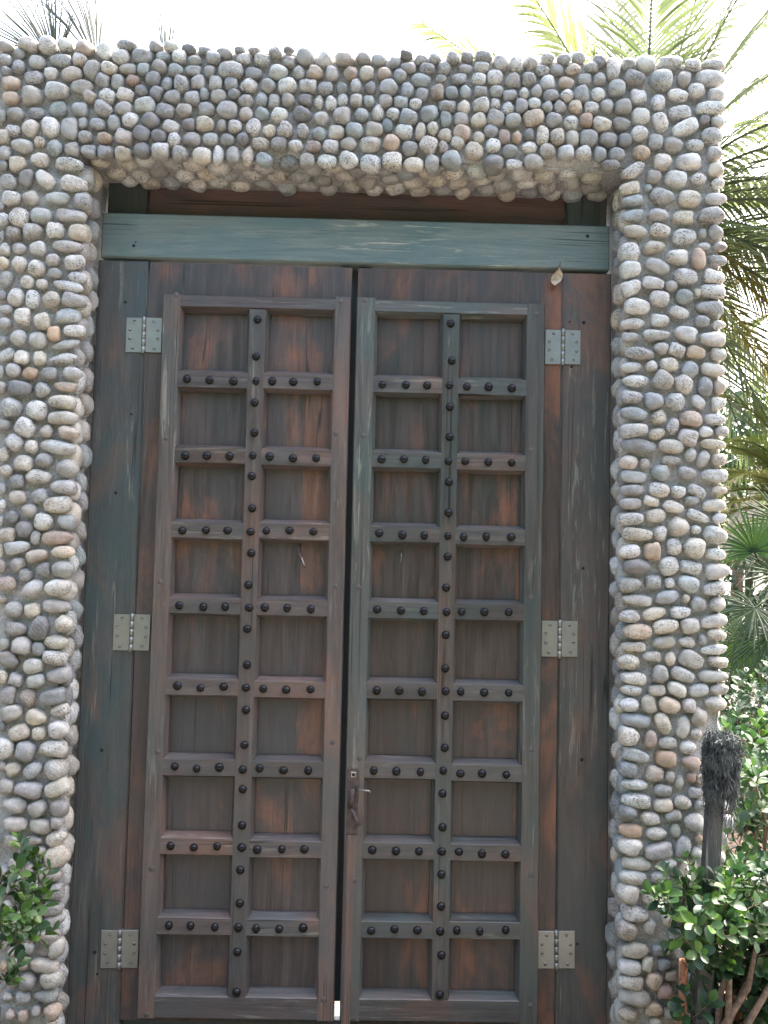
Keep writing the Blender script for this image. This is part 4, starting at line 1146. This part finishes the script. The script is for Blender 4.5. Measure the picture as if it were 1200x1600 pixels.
def frond(parent, start, d0, L, droop, mat, rg, lw=0.020, ll=0.75, n=62, hang=0.55):
    """one feather-shaped palm leaf"""
    d = Vector(d0).normalized()
    pts, tans = [Vector(start)], [d.copy()]
    st = 26
    for i in range(st):
        d = (d + Vector((0, 0, -droop / st * (0.5 + 1.6 * i / st)))).normalized()
        pts.append(pts[-1] + d * (L / st))
        tans.append(d.copy())
    V, F = tube_vf(pts, [0.020 * (1 - 0.85 * i / st) for i in range(st + 1)], 5, 0, False)
    for i in range(n):
        t = 0.14 + 0.85 * i / n
        k = t * st
        a = int(k)
        p = pts[a].lerp(pts[min(a + 1, st)], k - a)
        tg = tans[a]
        sd = tg.cross(Vector((0, 0, 1)))
        if sd.length < 0.05:
            sd = Vector((1, 0, 0))
        sd.normalize()
        for s in (-1, 1):
            ln = ll * (0.35 + 0.65 * math.sin(math.pi * min(1, t * 0.95 + 0.08))) * rg.uniform(.85, 1.1)
            ld = (sd * s * (0.9 - 0.25 * t) + tg * (0.55 + 0.5 * t) + Vector((0, 0, 0.10 + rg.uniform(-.1, .1)))).normalized()
            q = [p]
            cur = p.copy()
            dd = ld.copy()
            for j in range(4):
                cur = cur + dd * ln / 4
                dd = (dd + Vector((rg.gauss(0, .03), rg.gauss(0, .03), -hang * rg.uniform(.6, 1.2) * 0.33))).normalized()
                q.append(cur.copy())
            nrm = ld.cross(tg)
            sdl = (tg * 0.9 + nrm * rg.uniform(-.3, .6)).normalized()
            v, f = ribbon(q, [lw * .55, lw, lw * .85, lw * .5, lw * .05], [sdl] * 5, len(V))
            V += v
            F += f
    return mesh_obj('frond', V, F, mat, parent)


def feather_palm(label, base, crown, dirs, L, seed, mat='frond', ll=0.75, hang=0.55, dry=(), lw=0.020):
    rg = random.Random(seed)
    t = thing('coconut_palm', label, 'palm', base)
    base, crown = Vector(base), Vector(crown)
    n = 14
    pts = [base.lerp(crown, i / n) + Vector((0.12 * math.sin(i / n * 3), 0, 0)) for i in range(n + 1)]
    pts[-1] = crown
    tube('trunk', pts, [0.17 - 0.06 * i / n + (0.05 if i == 0 else 0) for i in range(n + 1)], M['palm_bark'], t, 12)
    for d, dr in dirs:
        frond(t, crown + Vector(d).normalized() * 0.08, d, L * rg.uniform(.9, 1.05), dr, M[mat], rg, ll=ll, hang=hang, lw=lw)
    for d, dr in dry:
        frond(t, crown + Vector(d).normalized() * 0.08, d, L * .95, dr, M['fan_dry'], rg, lw=0.014, ll=ll * .8, hang=hang)['label'] = 'yellowing old frond'
    return t


def from_cam(px, py, dist):
    """a point a given distance out, along a direction of view"""
    d = (FWD + (px - 600) / FPX * RIGHT - (py - 800) / FPX * UP)
    return CAM + d * (dist / d.y)


c1 = from_cam(1005, 330, 7.6)
feather_palm('coconut palm behind the wall, fronds rising over its top right corner', (c1.x + .25, c1.y + .3, 0), c1,
             [((-.74, .05, .80), 0.28), ((-.05, .2, 1), .35), ((.33, -.1, 1), .6), ((.58, .1, .9), .8), ((.85, -.1, .62), 1.1), ((.98, .0, .32), .8), ((.97, .1, .0), .55), ((.85, -.1, -.25), .4), ((-.42, -.05, .95), 0.5), ((-.22, .15, 1), 0.4), ((.0, -.1, 1), 0.4), ((.22, .1, 1), 0.5), ((.45, .0, .95), 0.7),
              ((.75, -.05, .75), 1.2), ((.9, .1, .45), 1.0), ((.95, -.15, .15), 0.8), ((.9, .1, -.15), 0.5), ((.8, -.1, -.45), 0.4), ((.70, .1, -.72), .3), ((.60, -.05, -.95), .25), ((.50, .05, -1.0), .2), ((.2, .9, .5), 1.6),
              ((-.5, .8, .4), 1.6), ((.6, .7, .2), 1.4), ((.95, .25, .65), 1.4)], 3.0, 21,
             dry=[((.80, -.05, -.55), .35), ((.72, .1, -.68), .3), ((.66, -.1, -.85), .25), ((.88, .05, -.38), .45)])


c2 = from_cam(1390, 420, 10.5)
feather_palm('coconut palm further off, its fronds reaching in from the right edge', (c2.x + .3, c2.y + .3, 0), c2,
             [((-.95, -.1, .35), .9), ((-.9, .1, .6), 1.2), ((-.9, -.1, .05), .7), ((-.85, .1, -.25), .5), ((-.5, -.2, .8), 1.2), ((-.2, .1, 1), 1.2), ((.4, .1, .9), 1.4),
              ((.8, -.1, .5), 1.4), ((.9, .2, 0), .8), ((-.7, .0, -.5), .4), ((-.75, .2, .85), 1.2)], 3.0, 33)


c4 = from_cam(1265, 800, 7.4)
feather_palm('yellow green clumping palm between the hut and the fan palm', (c4.x, c4.y, 0), c4,
             [((-.9, -.1, .5), 1.3), ((-.8, .1, .8), 1.5), ((-.95, .0, .15), 1.0), ((-.6, -.2, 1), 1.3), ((-.3, .1, 1), 1.2), ((-.9, .2, -.1), .8), ((-.7, -.3, .6), 1.5),
              ((.4, .1, .9), 1.4), ((.8, -.1, .5), 1.4), ((-.75, .0, 1.1), 1.3), ((-.85, -.2, .3), 1.2)], 1.25, 51, mat='areca', ll=0.40, hang=.5, lw=0.008)


def fan_blade(parent, hub, axis, nrm, rad, nseg, spread, mat, rg, split=0.42, droop=0.16):
    """one fan-shaped palm leaf on its stalk"""
    axis, nrm = Vector(axis).normalized(), Vector(nrm)
    nrm = (nrm - axis * nrm.dot(axis)).normalized()
    V, F = [], []
    for i in range(nseg):
        a = (i / (nseg - 1) - .5) * spread
        d = Matrix.Rotation(a, 3, nrm) @ axis
        s = d.cross(nrm).normalized()
        r = rad * (1 - 0.28 * abs(a / spread * 2) ** 2) * rg.uniform(.80, 1.08)
        d = (d + nrm * rg.uniform(-.16, .16)).normalized()
        wmid = r * split * spread / (nseg - 1) * 0.46
        fold = nrm * wmid * 0.7
        ps = [hub, hub + d * r * split, hub + d * r * .8 - Vector((0, 0, droop * rad * .35)), hub + d * r - Vector((0, 0, droop * rad * rg.uniform(.4, 3.2)))]
        ws = [0.002, wmid, wmid * .55, 0.001]
        o = len(V)
        for p, w in zip(ps, ws):
            V += [tuple(p - s * w), tuple(p + nrm * w * .6), tuple(p + s * w)]
        for j in range(3):
            for k in range(2):
                b = o + j * 3 + k
                F.append((b, b + 1, b + 4, b + 3))
    return mesh_obj('fan_leaf', V, F, mat, parent)


def fan_palm(name, label, base, crown_z, specs, rad, seed, mats=('fan',), nseg=26, stalk=0.6, spread=4.2, trunk_r=0.08):
    rg = random.Random(seed)
    t = thing(name, label, 'palm', base)
    base = Vector(base)
    top = base + Vector((0, 0, crown_z))
    tube('trunk', [base, base.lerp(top, .5) + Vector((.02, 0, 0)), top], [trunk_r * 1.3, trunk_r, trunk_r * .9], M['palm_bark'], t, 10)
    for i, (hub, ax, nr) in enumerate(specs):
        hub = Vector(hub)
        m = M[mats[i % len(mats)]]
        fan_blade(t, hub, ax, nr, rad * rg.uniform(.9, 1.1), nseg, spread, m, rg)
        mid = top.lerp(hub, .5) + Vector((0, 0, .08))
        tube('leaf_stalk', [top, mid, hub], [.012, .009, .006], m, t, 6)
    return t


def far_tree(label, x, y, h, r, seed):
    rg = np.random.default_rng(seed)
    t = thing('garden_tree', label, 'tree', (x, y, 0), 'trees at the back of the garden')
    tube('trunk', [(x, y, 0), (x + .1, y, h * .3), (x, y + .1, h * .6)], [.16, .12, .07], M['bark'], t, 9)
    for k in range(3):
        a = k * 2.1 + seed
        tube('limb', [(x + .05, y, h * .3), (x + r * .4 * math.cos(a), y + r * .4 * math.sin(a), h * .55), (x + r * .7 * math.cos(a), y + r * .7 * math.sin(a), h * .7)], [.07, .045, .02], M['bark'], t, 7)
    V, F = [], []
    for c in range(46):
        d = rg.normal(0, 1, 3)
        d /= np.linalg.norm(d)
        cc = np.array((x, y, h * .62)) + d * np.array((r, r, h * .38)) * rg.uniform(.35, 1.0)
        cr = r * rg.uniform(.18, .34)
        n = 95
        dd = rg.normal(0, 1, (n, 3))
        dd /= np.linalg.norm(dd, axis=1)[:, None]
        p = cc + dd * cr * rg.uniform(.5, 1, (n, 1))
        u = rg.normal(0, 1, (n, 3)) + dd * .5
        u /= np.linalg.norm(u, axis=1)[:, None]
        w = np.cross(u, rg.normal(0, 1, (n, 3)))
        w /= np.linalg.norm(w, axis=1)[:, None]
        L = rg.uniform(.08, .16, (n, 1))
        o = len(V)
        q = np.stack([p, p + u * L + w * L * .42, p + u * L * 2, p + u * L - w * L * .42], 1).reshape(-1, 3)
        V += q.tolist()
        F += [(o + 4 * i, o + 4 * i + 1, o + 4 * i + 2, o + 4 * i + 3) for i in range(n)]
    mesh_obj('crown', V, F, M['leaf_dark'], t)


far_tree('dark rounded tree in the distance beside the thatched hut', 4.1, 13.5, 4.6, 2.1, 3)
far_tree('broad leafy tree in the distance behind the thatched hut', 8.4, 16.5, 6.0, 2.8, 5)
far_tree('low bushy tree in the distance just past the end of the wall', 2.4, 9.0, 3.0, 1.5, 8)

# thatched hut far behind, right of the wall
hut_c = from_cam(1345, 850, 14.0)
hut = thing('thatched_hut', 'grey thatched hut roof half hidden behind the palms at right', 'hut', (hut_c.x, hut_c.y, 0))
az_, er = from_cam(1345, 560, 14.0).z, 2.5
rv = [(hut_c.x + er * math.cos(k / 20 * 6.2832), hut_c.y + er * math.sin(k / 20 * 6.2832), 1.75) for k in range(20)] + [(hut_c.x, hut_c.y, az_)]
mesh_obj('roof', rv, [(k, (k + 1) % 20, 20) for k in range(20)] + [tuple(range(19, -1, -1))], M['palm_bark'], hut)
rgh = random.Random(4)
tv_, tf_ = [], []
for i in range(2600):
    a = rgh.uniform(0, 6.2832)
    u = math.sqrt(rgh.uniform(0.02, 1.0))
    o = Vector((math.cos(a), math.sin(a), 0))
    p0 = Vector((hut_c.x, hut_c.y, az_)) + o * er * u + Vector((0, 0, -(az_ - 1.75) * u + 0.04))
    dn = (o * er + Vector((0, 0, -(az_ - 1.75)))).normalized()
    p1 = p0 + dn * rgh.uniform(.3, .6) + Vector((0, 0, rgh.uniform(-.02, .06)))
    sd = Vector((-o.y, o.x, 0)) * rgh.uniform(.008, .03)
    k = len(tv_)
    tv_ += [tuple(p0 - sd), tuple(p0 + sd), tuple(p1 + sd * .4), tuple(p1 - sd * .4)]
    tf_.append((k, k + 1, k + 2, k + 3))
th = mesh_obj('thatch', tv_, tf_, M['thatch'], hut)
th['kind'] = 'stuff'
for a in (0.6, 2.2, 3.8, 5.4):
    q = Vector((hut_c.x + 2.0 * math.cos(a), hut_c.y + 2.0 * math.sin(a), 0))
    tube('hut_post', [q, q + Vector((0, 0, 1.2)), q + Vector((0, 0, 2.2))], [.08, .075, .07], M['palm_bark'], hut, 8)

# fan palms right of the wall
def fp(px, py, Y):
    return P(px, py, Y)


fan_palm('fan_palm', 'green fan palm with sunlit pleated leaves right of the wall', (2.75, 2.9, 0), 1.25,
         [(fp(1178, 862, 2.4), (-.15, -.1, 1), (-.5, -.8, .3)), (fp(1215, 900, 2.5), (-.8, -.2, .5), (.2, -.8, .5)), (fp(1180, 950, 2.3), (-.7, -.3, -.5), (-.3, -.7, .6)),
          (fp(1230, 850, 2.8), (.4, 0, .9), (-.3, -.8, .2)), (fp(1205, 990, 2.2), (-.2, -.4, -.9), (-.4, -.7, .3)), (fp(1165, 1000, 2.6), (-.8, 0, -.6), (-.2, -.9, .3)),
          (fp(1260, 930, 2.6), (.9, -.2, .2), (0, -.7, .7)), (fp(1240, 1000, 2.4), (.5, -.3, -.7), (.1, -.8, .4)), (fp(1225, 820, 3.0), (-.3, .3, .9), (-.1, -.9, .3))],
         0.36, 71, nseg=34)
# fan palms behind the wall, only the tips show over it
c = P(75, 210, 3.2)
fan_palm('fan_palm', 'fan palm with thin grey leaf tips above the wall at far left', (c.x, c.y, 0), c.z - 0.3,
         [(P(88, 108, 3.2), (-.65, .1, .9), (.1, -1, .2)), (P(152, 100, 3.3), (-.35, .1, .95), (.7, -.5, .2)), (P(20, 190, 3.0), (-.9, .2, .5), (.2, -.9, .3)), (P(120, 260, 3.4), (.8, .3, .3), (.1, -.8, .5))],
         0.98, 73, ('far_tip',), 34, spread=1.55)
c = P(255, 250, 3.6)
fan_palm('fan_palm', 'palm with upright green leaf tip above the left part of wall', (c.x, c.y, 0), c.z - 0.2,
         [(P(258, 135, 3.6), (-.06, .1, 1), (.15, -1, .2)), (P(240, 260, 3.5), (-.8, .2, .3), (.1, -.9, .4)), (P(290, 250, 3.8), (.7, .3, .4), (.1, -.9, .4))],
         0.84, 74, ('far_tip',), 12, spread=0.36)
